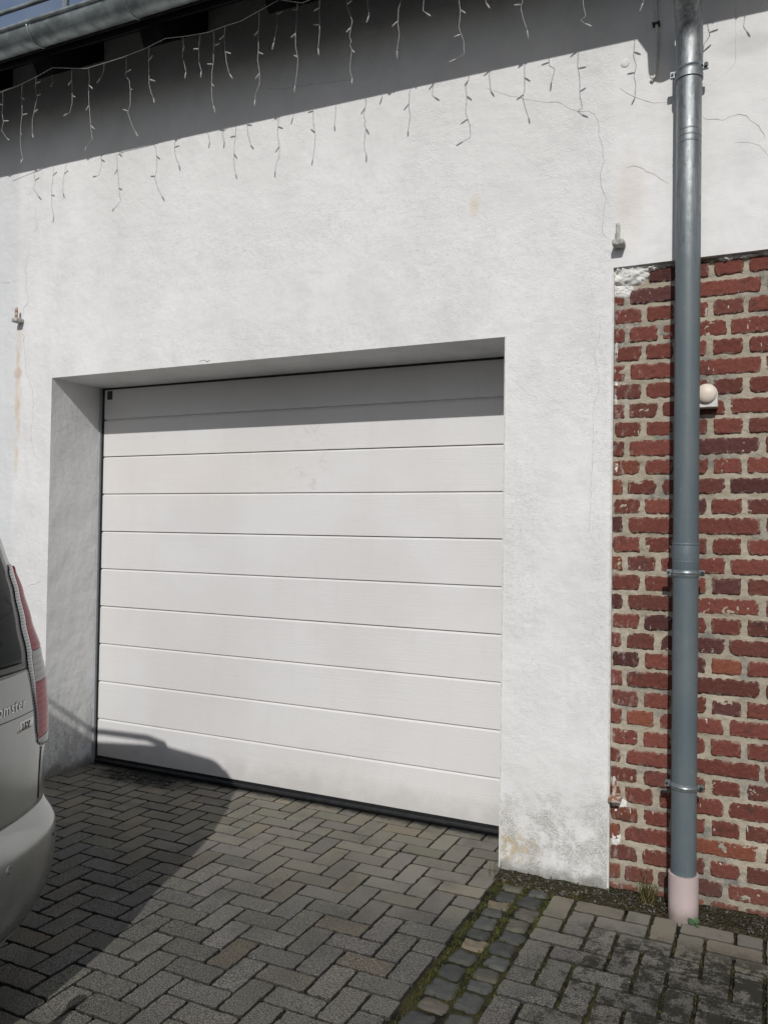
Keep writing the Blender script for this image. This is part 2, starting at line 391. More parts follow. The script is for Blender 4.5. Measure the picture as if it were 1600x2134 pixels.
rnd = random.Random(3)
def paver(mb, x0, y0, x1, y1, n, tone, jit=.0016, drop=0, gap0=.0030):
    gap = gap0+rnd.random()*.0020
    x0 += gap; y0 += gap; x1 -= gap; y1 -= gap
    if x1-x0 < .012 or y1-y0 < .012: return
    cx, cy = (x0+x1)/2, (y0+y1)/2
    tz = rnd.uniform(-.0012, .0012)-drop; sx = rnd.uniform(-.008, .008); sy = rnd.uniform(-.008, .008)
    ring = []
    cr = .004+rnd.random()*.004
    def side(ax, ay, bx, by):
        L = math.hypot(bx-ax, by-ay); dx, dy = (bx-ax)/L, (by-ay)/L
        k = max(1, int(n*L/.1))
        for i in range(k+1):
            t = cr+(L-2*cr)*i/k
            o = rnd.gauss(0, jit) if 0 < i < k else 0
            ring.append((ax+dx*t-dy*o, ay+dy*t+dx*o))
    side(x0, y0, x1, y0); side(x1, y0, x1, y1); side(x1, y1, x0, y1); side(x0, y1, x0, y0)
    m_ = len(ring); vs = []
    for (ins, z) in ((0, -.03), (0, -.005), (.0009, -.0018), (.0024, 0)):
        for (x, y) in ring:
            dx, dy = cx-x, cy-y; ax = 1 if dx > 0 else -1; ay = 1 if dy > 0 else -1
            hx, hy = (x1-x0)/2, (y1-y0)/2
            px = x+dx/hx*ins; py = y+dy/hy*ins
            zz = z+tz+(px-cx)*sx+(py-cy)*sy
            vs.append((px, py, zz))
    fs = []
    for k in range(3):
        for i in range(m_):
            j = (i+1) % m_; fs.append((k*m_+i, k*m_+j, (k+1)*m_+j, (k+1)*m_+i))
    fs.append(tuple(3*m_+i for i in range(m_)))
    mb.add(vs, fs, tone)
    dk = tuple(c_*.35 for c_ in tone); b0 = len(mb.c)-4*m_
    for k in range(3*m_): mb.c[b0+k] = dk
def ptone():
    v = rnd.gauss(1, .085); v = max(.72, min(1.3, v)); t = rnd.random()
    if t > .985: return (v*1.12, v*1.02, v*.90)
    if t > .88: return (v*1.04, v*1.0, v*.94)
    return (v, v*rnd.uniform(.98, 1.02), v*rnd.uniform(.95, 1.04))
WP = .1008
def herring(mb, X0, Y0, ox, oy, inside, clip, dense, gap0=.0030):
    """90 degree herringbone, cells i,j in units of WP; clip cuts pavers at the borders"""
    for i in range(int((X0[0]-ox)/WP)-3, int((X0[1]-ox)/WP)+4):
        for j in range(int((Y0[0]-oy)/WP)-3, int((Y0[1]-oy)/WP)+4):
            s = (i+j) % 4
            if s == 0: a = (ox+i*WP, oy+(j-1)*WP, ox+(i+2)*WP, oy+j*WP)      # lying along the wall
            elif s == 2: a = (ox+i*WP, oy+(j-1)*WP, ox+(i+1)*WP, oy+(j+1)*WP)  # pointing at the wall
            else: continue
            c = clip(a)
            if c is None: continue
            cx, cy = (c[0]+c[2])/2, (c[1]+c[3])/2
            n = 5 if dense(cx, cy) else 2
            paver(mb, *c, n, ptone(), gap0=gap0)
def clip_to(xa, xb, ya, yb):
    def f(a):
        c = (max(a[0], xa), max(a[1], ya), min(a[2], xb), min(a[3], yb))
        return c if c[2]-c[0] > .02 and c[3]-c[1] > .02 else None
    return f
vis = lambda x, y: y > -2.0 and -.2 < x < 4.4
OX, OY = 1.6201, .4062
pm = MB()
herring(pm, (0, W), (0, D), OX, OY, None, clip_to(0.0, W, 0.0, D-.004), vis)
herring(pm, (-6, 2.84), (-7, 0), OX, OY, None, clip_to(-6, 2.84, -7, 0.0), vis)
# join the cut at the threshold line by laying the recess strip first: pavers that straddle y=0 are simply two halves
structure(pm, 'driveway_paving', M_PAVER)
pm = MB()
herring(pm, (3.085, 8), (-7, -.11), 3.085+WP, -.118, None, clip_to(3.085, 8, -7, -.118), vis, .0046)
structure(pm, 'pavement', M_PAVER)

# sett gutter: two rows of basalt setts running out from the pilaster
def sett(mb, cx, cy, hx, hy, rot, col, dome, seed):
    n = 9; vs = []; ca, sa = math.cos(rot), math.sin(rot)
    sk = random.Random(seed); kx = [sk.uniform(-.14, .14) for _ in range(4)]
    def P(i, j):
        u = -1+2*i/n; v = -1+2*j/n
        k = 1-(.10+.14*(kx[2 if u > 0 else 3]+.14))*abs(u)**3*abs(v)**3
        x = u*hx*k*(1+kx[0]*v); y = v*hy*k*(1+kx[1]*u)
        nn = noise.noise(Vector((cx*9+u*1.7, cy*9+v*1.7, seed)))
        e = max(abs(u), abs(v)); z = dome*(1-e**6)+.0050*nn+.0022*noise.noise(Vector((u*3, v*3, seed+7)))-.007-(.028 if e > .99 else 0)
        x *= 1+.14*noise.noise(Vector((v*1.6, seed, 1))); y *= 1+.16*noise.noise(Vector((u*1.6, seed, 5)))
        return (cx+x*ca-y*sa, cy+x*sa+y*ca, z)
    mb.grid(P, n, n, col)
sm = MB(); rs = random.Random(11)
SETTS = []
for col_, x0, x1 in ((0, 2.848, 2.960), (1, 2.964, 3.074)):
    y = -.050 if col_ == 0 else -.070
    while y > -6.5:
        ly = rs.choice((.072, .085, .095, .105, .125))*rs.uniform(.93, 1.07); k = rs.uniform(-.010, .010)
        cx = (x0+x1)/2+k+(.018*(-y) if y > -1.5 else .027); cy = y-ly/2
        hx = (x1-x0)/2*rs.uniform(.84, 1.05)-abs(k)*.4; hy = ly/2*rs.uniform(.84, .95)
        b = rs.uniform(.75, 1.3); c = (.060*b, .064*b, .061*b)
        if rs.random() < .3: c = (.080*b, .078*b, .064*b)
        SETTS.append([cx, cy, hx, hy, rs.uniform(-.17, .17), c, .005, len(SETTS)]); y -= ly
for tx, ty, tc in ((2.862, -.27, (.125, .108, .080)), (2.878, -.62, (.145, .125, .092)), (2.885, -1.08, (.095, .084, .072)), (3.0, -.31, (.085, .08, .068))):
    b = min(SETTS, key=lambda s: (s[0]-tx)**2+(s[1]-ty)**2); b[5] = tc
for s in SETTS: sett(sm, *s)
structure(sm, 'sett_gutter', M_SETT, smooth=True)
# soil and grit strip along the foot of the wall, beside the pavement and under the downpipe
st = MB()
def stripP(i, j):
    x = 2.82+i*.012; t = j/12
    y0 = -.122+.012*noise.noise(Vector((x*6, 0, 0))); y = y0+(.032-y0)*t
    z = .004+.016*t*t+.010*noise.noise(Vector((x*14, y*14, 2)))+.004*noise.noise(Vector((x*50, y*50, 3)))
    if t < .15: z -= .012
    return (x, y, z)
st.grid(stripP, 190, 12); structure(st, 'soil_strip', M_STRIP, smooth=True)

# ------------------------------------------------------------------ garage building
house = empty('garage_building', (1.4, 0, 0), 'white rendered garage building with a recessed panel door and bare red brick at the right', 'building')
p = MB()
# front face: outer plaster with the opening cut out, reveals, body behind
def quadgrid(mb, o, a, b, na, nb):
    o, a, b = Vector(o), Vector(a), Vector(b)
    mb.grid(lambda i, j: o+a*(i/na)+b*(j/nb), na, nb)
T = .25
quadgrid(p, (XL, 0, -.05), (-XL, 0, 0), (0, 0, ZT+.05), 20, 20)                 # left of the door
quadgrid(p, (0, 0, H), (W, 0, 0), (0, 0, ZT-H), 20, 12)                         # above the door
quadgrid(p, (W, 0, -.05), (PX-W, 0, 0), (0, 0, ZT+.05), 6, 20)                  # pilaster
quadgrid(p, (PX, 0.0, ZP), (XR-PX, 0, 0), (0, 0, ZT-ZP), 12, 8)                 # above the bricks
quadgrid(p, (0, 0, -.05), (0, D+.1, 0), (0, 0, H+.05), 4, 12)                   # left reveal
quadgrid(p, (W, D+.1, -.05), (0, -D-.1, 0), (0, 0, H+.05), 4, 12)               # right reveal
quadgrid(p, (0, 0, H), (0, D+.1, 0), (W, 0, 0), 4, 12)                          # soffit
quadgrid(p, (PX, .0, -.05), (0, .05, 0), (0, 0, ZP+.05), 1, 8)                  # edge of the pilaster render
quadgrid(p, (PX, .0, ZP), (0, .05, 0), (XR-PX, 0, 0), 1, 8)                     # lower edge of upper render
quadgrid(p, (XL, 0, -.05), (0, 5, 0), (0, 0, ZT+.05), 4, 4)
quadgrid(p, (XR, 0, -.05), (0, 5, 0), (0, 0, ZT+.05), 4, 4)
quadgrid(p, (XL, 5, -.05), (XR-XL, 0, 0), (0, 0, ZT+.05), 4, 4)
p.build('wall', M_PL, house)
# jagged mortar top course between the rafters is part of the same wall
# thin bright corner bead on pilaster and door edge
bd = MB()
bd.box((PX-.004, -.0035, .0), (PX+.0035, .012, ZP-.03)); bd.box((W-.0045, -.0025, .02), (W+.0015, .012, H-.003))
bd.build('corner_bead', M_WHITE, house)

# bricks ---------------------------------------------------------------
YB = .030
mo = MB()
def mort(x, z):
    p_ = Vector((x*1.0, 0, z*1.3))
    return YB+.0056-.0042*noise.noise(p_*13)-.0036*noise.noise(p_*36+Vector((5, 0, 0)))-.0022*noise.noise(p_*110)
mo.grid(lambda i, j: (PX-.02+i*.0055, mort(PX-.02+i*.0055, -.05+j*.0055), -.05+j*.0055), 160, 512)
quadgrid(mo, (PX-.02+.88, YB+.010, -.05), (XR-PX-.86, 0, 0), (0, 0, ZP+.10), 60, 40)
brick = mo.build('brick_wall', M_MORTAR, house, smooth=True)
bk = MB(); rb = random.Random(21)
def brickmesh(x0, x1, z0, z1, fine):
    w_, h_ = x1-x0, z1-z0; cx, cz = (x0+x1)/2, (z0+z1)/2
    nu = max(5, int(w_/(.0055 if fine else .03))); nv = 11 if fine else 3
    sd = rb.random()*100; cr = [rb.choice((.02, .06, .12, .30))*rb.uniform(.6, 1.2)*(.115/w_)**.6 for _ in range(4)]
    pr = rb.uniform(.003, .0075); tl = rb.uniform(-.012, .012)
    r = rb.random(); v = rb.uniform(.8, 1.2)
    if r < .6: col = (.170*v, .057*v, .043*v)
    elif r < .8: col = (.135*v, .050*v, .041*v)
    elif r < .92: col = (.095*v, .040*v, .037*v)
    else: col = (.205*v, .072*v, .045*v)
    def P(i, j):
        u = -1+2*i/nu; t = -1+2*j/nv
        q = cr[(1 if u > 0 else 0)+(2 if t > 0 else 0)]
        k = 1-q*abs(u)**6*abs(t)**2; k2 = 1-q*1.5*abs(t)**3*abs(u)**(2+5*w_/.12)
        x = u*w_/2*k; z = t*h_/2*k2
        e = max(abs(u), abs(t))
        n1 = noise.noise(Vector((cx*30+x*70, cz*30+z*70, sd))); n2 = noise.noise(Vector((x*160, z*160, sd+9)))
        if fine:
            x += (.0050*n1+.0030*n2)*abs(u)**3; z += (.0062*noise.noise(Vector((x*55, sd, z*20)))+.0034*n2)*abs(t)**2
        lip = 1-e**22
        y = YB+.006-pr*lip-.0030*n1-.0018*n2 if e < .999 else YB+.013
        return (cx+x, y+tl*z, cz+z+tl*x*.6)
    bk.grid(P, nu, nv, col)
    if fine:
        base = len(bk.c)-(nu+1)*(nv+1)
        for j in range(nv+1):
            for i in range(nu+1):
                u = abs(-1+2*i/nu); t = abs(-1+2*j/nv); e = max(1-(1-u)*w_/h_, t) if u > 0 else t
                q = noise.noise(Vector((cx*20+i*.45, cz*20+j*.45, sd+3)))
                if e > .62 and q > .10: f = min(1, (e-.62)*3)*min(1, (q-.10)*5); m_ = (.36, .32, .26)
                elif e > .70 and q < -.12: f = min(1, (e-.7)*3.2)*min(1, (-.12-q)*5); m_ = (.03, .022, .02)
                else: continue
                bk.c[base+j*(nu+1)+i] = tuple(a*(1-f)+b*f for a, b in zip(col, m_))
PITCH = .0814
for k in range(0, 35):
    zt = 1.350+(17-k)*PITCH; z1 = zt-.005+rb.uniform(-.002, .0025); z0 = zt-PITCH+.0055+rb.uniform(-.0025, .002)
    if z0 > ZP-.02: continue
    z1 = min(z1, ZP+.03)
    t = k % 4
    js = []
    if t in (1, 3): js = [3.283+.1315*i for i in range(0, 30)]
    elif t == 2: js = [3.345-.265, 3.345+.0]+[3.345+.265*i for i in range(1, 15)]
    else: js = [3.08, 3.345, 3.4785, 3.745]+[3.745+.265*i for i in range(1, 14)]
    for a, b in zip(js, js[1:]):
        a2 = a+.0065+rb.uniform(-.003, .004); b2 = b-.0065+rb.uniform(-.004, .003)
        a2 = max(a2, PX-.012)
        if b2-a2 < .015 or a2 > XR: continue
        brickmesh(a2, min(b2, XR), z0, z1, a2 < 4.2)
    if t in (1, 3):
        brickmesh(PX-.012, 3.283-.004+.0*k, z0, z1, True) if 3.283-.004-(PX-.012) > .02 else None
bk.build('bricks', M_BRICK, brick, smooth=True)

# ragged plaster lip over the first bricks
def patch(cx, cz, hx, hz, th, sd, y0=YB):
    n = 22
    def P(i, j):
        u = -1+2*i/n; v = -1+2*j/n; rr = math.hypot(u, v)
        a = math.atan2(v, u); lim = 1+.28*noise.noise(Vector((math.cos(a)*2, math.sin(a)*2, sd)))+.12*noise.noise(Vector((math.cos(a)*7, math.sin(a)*7, sd)))
        f = 1/max(abs(u), abs(v), 1e-6)*rr if rr > 0 else 1
        ux, vz = (u/f*lim, v/f*lim) if rr > 0 else (0, 0)
        e = min(1, math.hypot(ux, vz)/lim)
        y = y0+.006-th*(1-e**4)*(.7+.5*noise.noise(Vector((ux*3, vz*3, sd+4)))+.35*noise.noise(Vector((ux*9, vz*9, sd+2))))
        return (cx+ux*hx, y, cz+vz*hz)
    rp = MB(); rp.grid(P, n, n); rp.build('plaster_remnant', M_PATCH, house, smooth=True)
patch(3.352, 2.628, .090, .056, .034, 1); patch(3.43, 2.652, .06, .026, .03, 12); patch(3.325, 2.56, .05, .035, .014, 14); patch(3.315, 2.575, .045, .045, .012, 2); patch(3.40, 2.662, .07, .022, .030, 3); patch(3.31, 2.67, .03, .05, .036, 6)
for i in range(14):
    x = 3.46+i*.09+rb.uniform(-.02, .02)
    if 3.52 < x < 3.66: continue
    patch(x, ZP-.006+rb.uniform(-.004, .004), rb.uniform(.04, .075), rb.uniform(.008, .020), rb.uniform(.010, .030), 20+i)
for (cx, cz, a, b) in ((3.302, 2.30, .009, .05), (3.300, 2.12, .008, .05), (3.305, 1.80, .008, .03), (3.33, .355, .035, .04), (3.315, .22, .02, .04)):
    patch(cx, cz, a, b, .008, int(cx*1000+cz*77))

# cracks ---------------------------------------------------------------
def w_at(u, v, y=0.0):
    """photo position -> point on the wall plane"""
    d = Rt*((u-800)/FPX)+Up*(-(v-1067)/FPX)+F
    t = (y-CAM.y)/d.y; return CAM+d*t
def crack(pts, r=.0011, y=0.0, mat=None, name='crack'):
    mb = MB(); P = [w_at(a, b, y) for a, b in pts]; out = []; rr = []
    for a, b in zip(P, P[1:]):
        k = max(1, int((b-a).length/.02))
        for i in range(k):
            q = a.lerp(b, i/k); s = 0.004 if i else 0.001
            q = q+Vector((random.gauss(0, s*.55), 0, random.gauss(0, s*.4))); out.append(q); rr.append(r*random.uniform(.5, 1.2))
    out.append(P[-1]); rr.append(r*.4); rr[0] = r*.4
    rr = [v_*.72 for v_ in rr]; mb.tube(out, rr, 5); return mb.build(name, mat or M_CRACK, house)
crack([(1010,183),(1060,200),(1100,208),(1140,213),(1160,212),(1185,226),(1203,232),(1225,231),(1238,237),(1246,252),(1247,283),(1254,300),(1258,335),(1250,362),(1253,392),(1263,412),(1256,445),(1254,485),(1262,494),(1272,500)], .0013)
crack([(1249,665),(1248,700),(1238,735),(1240,765),(1247,780),(1247,815),(1236,845),(1235,900),(1233,960),(1230,1050),(1227,1110)], .0009)
crack([(1290,182),(1300,190),(1322,202),(1345,210),(1362,215),(1392,213)], .0015)
crack([(1303,350),(1318,346),(1340,353),(1360,362),(1376,373),(1392,383)], .0015)
crack([(1463,241),(1470,249),(1490,248),(1505,251),(1520,243),(1540,238),(1556,242),(1570,256),(1585,272),(1593,290)], .0017)
crack([(1530,297),(1560,297),(1580,303),(1592,315),(1600,325)], .0013)
crack([(62,510),(60,530),(56,552),(53,565),(57,580),(54,600),(60,615),(59,632),(50,642),(49,660),(45,667)], .0014)
crack([(48,693),(50,712),(53,740),(55,770),(58,785),(68,810),(70,835),(70,870),(66,888),(66,910),(72,950)], .0011)
crack([(74,432),(75,452),(79,470),(69,490)], .0012)
crack([(47,695),(52,700),(50,712)], .0035)
crack([(0,588),(10,590),(22,588)], .0014)
crack([(57,1224),(66,1218),(75,1217),(85,1212)], .0018)
crack([(556,184),(580,186),(620,180),(680,172),(735,165)], .001)
crack([(836,346),(850,342)], .001); crack([(415,753),(425,750),(433,754),(438,750)], .004)
crack([(195,338),(215,325)], .001)
crack([(1532,0),(1532,60),(1531,130),(1525,140),(1508,155)], .0009)

# garage door -----------------------------------------------------------
LINES = [2.1984-.2393*i for i in range(9)]
zb = .048
def prof(ztop, zbot, grooves, joint_top):
    """profile (y,z) of one section from top to bottom; grooves at given heights"""
    P = []
    def groove(z, last=False):
        P.extend([(D, z+.0022), (D+.011, z+.0016), (D+.011, z-.0014), (D+.011, z-.0022), (D-.0004, z-.0145)])
    if joint_top: P.extend([(D+.012, ztop-.0012), (D+.011, ztop-.0022), (D-.0004, ztop-.0145)])
    else: P.append((D, ztop))
    P.append((D, ztop-.0155))
    for g_ in grooves:
        groove(g_); P.append((D, g_-.0155))
    P.append((D, zbot+.0022)); P.append((D+.012, zbot+.0012)) if zbot > .1 else P.append((D, zbot))
    return P
door = MB()
gd = bpy.data.objects.new('garage_door', None); C.objects.link(gd); gd.parent = house; gd.location = (0, D, 0)
gd.matrix_parent_inverse = house.matrix_basis.inverted()
bpy.context.view_layer.update()
def part(mb, name, mat, par, **k):
    o = mb.build(name, mat, None, **k); o.parent = par; o.matrix_parent_inverse = par.matrix_world.inverted(); return o
secs = [(2.43, LINES[1], [LINES[0]]), (LINES[1], LINES[3], [LINES[2]]), (LINES[3], LINES[5], [LINES[4]]), (LINES[5], LINES[7], [LINES[6]]), (LINES[7], zb, [LINES[8]])]
for i, (a, b, gs) in enumerate(secs):
    mb = MB(); P = prof(a, b, gs, i > 0); n = 24; xa, xb = .026, W+.02
    mb.grid(lambda s, t: (xa+(xb-xa)*s/n, P[t][0], P[t][1]), n, len(P)-1, flip=True)
    part(mb, 'door_panel', M_DOOR, gd)
mb = MB(); mb.box((0.026, D-.006, .003), (W+.02, D+.03, zb-.012)); mb.box((0.026, D+.003, zb-.012), (W+.02, D+.03, zb+.002)); mb.tube([(0.02, D-.004, .020), (W+.02, D-.004, .020)], .014, 10)
part(mb, 'bottom_seal', M_RUBBER, gd)
mb = MB(); mb.box((.012, D-.004, 0), (.025, D+.04, H+.02)); part(mb, 'side_seal', M_RUBBER, gd)
mb = MB(); mb.box((-.001, D-.020, 0), (.011, D+.03, H+.01)); part(mb, 'frame', M_FRAME, gd)
mb = MB(); mb.box((.011, D-.002, H-.012), (W+.02, D+.05, H+.03)); part(mb, 'top_seal', M_RUBBER, gd)
mb = MB(); mb.box((.050, D-.0035, 2.325), (.090, D+.002, 2.380)); mb.box((.054, D-.0045, 2.345), (.086, D-.0034, 2.376)); part(mb, 'type_plate', simple('grey_type_plate', (.045, .048, .05), .5), gd)

# eaves ------------------------------------------------------------------
SL = .747                                   # roof pitch (rise per metre)
def ez(x): return -.020*(x-.6)              # the eaves run very slightly downhill to the downpipe
roof = MB()
def slab(mb, y0, y1, dz0, th, col=None):
    # y positive outward; slab following the pitch
    vs = []
    for x in (XL-.2, XR+.2):
        for y in (y0, y1):
            z = 4.353-SL*y+dz0+ez(x)
            vs += [(x, -y, z), (x, -y, z+th)]
    mb.add(vs, [(0, 2, 3, 1), (4, 5, 7, 6), (0, 4, 6, 2), (1, 3, 7, 5), (2, 6, 7, 3), (0, 1, 5, 4)])
slab(roof, -4.5, .425, 0.0, .03)
rf = roof.build('roof', M_TIMBER, house)
tl = MB(); slab(tl, -4.5, .445, .034, .05); tl.build('tile_covering', M_TILE, rf)
for k in range(-6, 9):
    xr = .361+.755*k
    mb = MB(); x0, x1 = xr-.125, xr; e = ez(xr); pts = []
    zr = 4.240+e
    prof_ = [(.02, zr-SL*.02+.0), (.355, zr-SL*.355), (.385, zr-SL*.355+.06), (.40, 4.350-SL*.40+e), (-.3, 4.350+SL*.3+e), (-.3, zr+SL*.3)]
    vs = [(x, -y, z) for x in (x0, x1) for y, z in prof_]; n = len(prof_)
    fs = [tuple(range(n)), tuple(range(2*n-1, n-1, -1))]+[(i, i+n, (i+1) % n+n, (i+1) % n) for i in range(n)]
    mb.add(vs, fs); mb.build('rafter', M_TIMBER, house)
# gutter
RG, YG, ZG = .0766, -.489, 4.133
gut = empty('rain_gutter', (1.4, YG, ZG), 'long half round zinc rain gutter hung under the dark eaves above the garage', 'gutter')
mb = MB(); nx = 24; na = 20
gx = [XL+(XR-XL)*i/nx for i in range(nx+1)]
def gp(r, k, x): a = PI*k/na; return (x, YG+math.cos(a)*r, ZG+ez(x)-math.sin(a)*r)
mb.grid(lambda i, j: gp(RG, j, gx[i]), nx, na); mb.grid(lambda i, j: gp(RG-.003, j, gx[i]), nx, na, flip=True)
mb.build('trough', M_ZINC, gut, smooth=True)
mb = MB(); mb.tube([(x, YG-RG-.004, ZG+ez(x)+.002) for x in gx], .0105, 10); mb.build('bead', M_ZINC, gut, smooth=True)
for k in range(-7, 10):
    x = .385+.655*k
    if not XL < x < XR: continue
    mb = MB(); pts = [(x+dx, YG+math.cos(PI*j/16)*(RG+.001), ZG+ez(x)-math.sin(PI*j/16)*(RG+.001)) for dx in (0,) for j in range(17)]
    mb.tube(pts, .0075, 8); mb.tube([(p[0]+.022, p[1], p[2]+.001) for p in pts], .004, 6)
    mb.box((x-.012, YG-RG-.012, ZG+ez(x)+.004), (x+.014, YG+RG, ZG+ez(x)+.010))
    mb.build('gutter_bracket', M_ZINC, gut, smooth=True)
# snow guard on the roof edge
sg = bpy.data.objects.new('snow_guard', None); C.objects.link(sg)
sg.location = (0, -.30, 4.3); tag(sg, 'tubular snow guard rails on posts above the gutter at the roof edge', 'snow guard')
bpy.context.view_layer.update()
def g_at(u, v, y): return w_at(u, v, y)
zr1 = g_at(45, 15, -.30).z
for dz in (0, .12):
    mb = MB(); mb.tube([(x, -.30, zr1+dz-.025*(x-.1)) for x in (XL, 0, 3, XR)], .013, 10); part(mb, 'rail', M_ZINC, sg, smooth=True)
for k in range(-6, 9):
    x = .37+.755*k
    mb = MB(); mb.box((x-.016, -.308, 4.20+ez(x)), (x+.016, -.300+.012, zr1+.16+ez(x))); part(mb, 'post', M_ZINC, sg)

# ------------------------------------------------------------------ downpipe
PXC, PYC, PR = 3.597, -.080, .0485
dp = empty('downpipe', (PXC, PYC, 0), 'tall round downpipe in slate grey paint and bare zinc at the brick corner', 'downpipe')
mb = MB()
mb.tube([(PXC, PYC, .05), (PXC, PYC, 1.0), (PXC, PYC, 2.0), (PXC, PYC, 2.8), (PXC, PYC, 3.46)], PR, 40); pipe = mb.build('pipe', M_PIPE, dp, auto=40)
mb = MB(); ex = PXC+.0
el_pts = [(ex, PYC, 3.36), (ex, PYC, 3.50), (ex, PYC-.012, 3.55), (ex, PYC-.045, 3.595), (ex, PYC-.36, 3.80), (ex, PYC-.395, 3.835), (ex, YG, 3.93), (ex, YG, 4.02), (ex, YG, 4.06)]
mb.tube(el_pts, [.052, .052, .052, .052, .052, .052, .054, .10, .11], 36); mb.tube([(ex, PYC, 3.355), (ex, PYC, 3.375)], .0535, 36); mb.build('elbow', M_PIPE, dp, auto=40)
for z, r in ((3.12, .0497), (3.145, .0495), (3.095, .0493)):
    mb = MB(); mb.tube([(PXC, PYC, z-.004), (PXC, PYC, z), (PXC, PYC, z+.004)], [PR, r, PR], 36); mb.build('seam', M_PIPE, dp, smooth=True)
mb = MB(); mb.tube([(PXC, PYC, 1.345), (PXC, PYC, 1.35), (PXC, PYC, 1.478), (PXC, PYC, 1.482)], [PR, .0512, .0512, .0495], 40)
mb.tube([(PXC, PYC, 1.405), (PXC, PYC, 1.409), (PXC, PYC, 1.413)], [.0512, .0522, .0512], 36); mb.tube([(PXC, PYC, 1.474), (PXC, PYC, 1.479), (PXC, PYC, 1.484)], [.0512, .0528, .0505], 40); mb.build('sleeve', M_PIPE, dp, auto=40)
def clamp(z, tw=0.0):
    mb = MB(); n = 40
    def R_(dz, r, rr=.0036):
        pts = [(PXC+math.cos(a)*r, PYC+math.sin(a)*r, z+dz+tw*math.cos(a)) for a in [2*PI*i/n for i in range(n+1)]]
        mb.tube(pts, rr, 6, cap=False)
    for i in range(n):
        pass
    def Q(i, j):
        a = 2*PI*i/n; zz = (-.013, -.011, -.004, 0, .004, .011, .013)[j]; r = (.0505, .0525, .0525, .0555, .0525, .0525, .0505)[j]
        return (PXC+math.cos(a)*r, PYC+math.sin(a)*r, z+zz+tw*math.cos(a))
    mb.grid(Q, n, 6)
    for s in (-1, 1):
        x0 = PXC+s*.052; mb.box((min(x0, x0+s*.020), PYC-.007, z-.012+tw*s), (max(x0, x0+s*.020), PYC+.007, z+.012+tw*s))
    c = mb.build('clamp', M_CLAMP, dp, auto=40)
    for pts, r in (([(PXC+.064, PYC-.018, z+tw), (PXC+.064, PYC-.010, z+tw), (PXC+.064, PYC-.0098, z+tw), (PXC+.064, PYC+.016, z+tw)], [.0078, .0078, .0045, .0045]),
                   ([(PXC-.064, PYC-.012, z-tw), (PXC-.064, PYC+.012, z-tw)], .0050), ([(PXC, PYC+.05, z), (PXC, .04, z)], .006)):
        m2 = MB(); m2.tube(pts, r, 8); part(m2, 'clamp_screw', M_DARKMET, c)
bpy.context.view_layer.update()
clamp(3.395, .006); clamp(1.365, 0); clamp(.520, -.002)
mb = MB()
mb.tube([(PXC, PYC, -.04), (PXC, PYC, .0), (PXC, PYC, .174)], .0570, 44, cap=False)
mb.tube([(PXC, PYC, .174), (PXC, PYC, .1765), (PXC, PYC, .174), (PXC, PYC, .02)], [.0570, .0555, .0535, .0535], 44, cap=False); mb.build('standpipe', M_PINK, dp, auto=60)

# conduit with a curled end on the plaster, left of the downpipe
cd_ = empty('white_conduit', (3.458, -.01, 3.43), 'thin white painted conduit ending in a small hook, left of the downpipe under the eaves', 'conduit')
mb = MB(); mb.tube([(3.458, -.012, 4.15), (3.457, -.012, 3.9), (3.459, -.012, 3.70), (3.464, -.014, 3.6), (3.461, -.014, 3.50), (3.456, -.014, 3.44), (3.446, -.016, 3.432), (3.440, -.016, 3.440)], .0062, 8); mb.build('tube', M_WHITE, cd_, smooth=True)
mb = MB(); mb.box((3.445, -.020, 3.655), (3.474, -.001, 3.667)); mb.tube([(3.447, -.018, 3.662), (3.447, -.026, 3.662)], .004, 6); mb.tube([(3.471, -.018, 3.662), (3.471, -.026, 3.662)], .004, 6); mb.build('clip', M_DARKMET, cd_)
mb = MB(); cc = w_at(1302, 132)
mb.tube([(cc.x, .001, cc.z), (cc.x, -.002, cc.z), (cc.x, -.0035, cc.z)], [.019, .018, .012], 20); tag(mb.build('plaster_filler_disc', M_PATCH, None, smooth=True), 'small round blob of filler on the white plaster near the conduit', 'filler patch')

# cream sensor
sn = empty('wall_sensor', (3.667, .02, 2.03), 'small square cream sensor box with a round dome on the bricks beside the downpipe', 'sensor')
mb = MB(); mb.box((3.622, -.018, 2.032), (3.708, .034, 2.075)); 
vs = []; n = 20
pr_ = [(3.622, 2.06)]+[(3.665-.043*math.cos(PI*i/n), 2.085+.043*math.sin(PI*i/n)) for i in range(n+1)]+[(3.708, 2.06)]
mb = MB(); outl = [(3.622, 2.034)]+[(3.665-.043*math.cos(PI*i/n), 2.087+.043*math.sin(PI*i/n)) for i in range(n+1)]+[(3.708, 2.034)]
nn = len(outl); mb.add([(x, y, z) for y in (-.020, .034) for x, z in outl], [tuple(range(nn))]+[(i, i+nn, (i+1) % nn+nn, (i+1) % nn) for i in range(nn)])
mb.build('housing', M_WHITE, sn, bevel=.003)
mb = MB()
def domeP(i, j):
    a = 2*PI*i/32; b = PI/2*j/8; r = .0405*math.cos(b); return (3.665+r*math.cos(a), -.0205-.024*math.sin(b), 2.088+r*math.sin(a))
mb.grid(domeP, 32, 8); mb.build('dome', M_CREAM, sn, smooth=True)

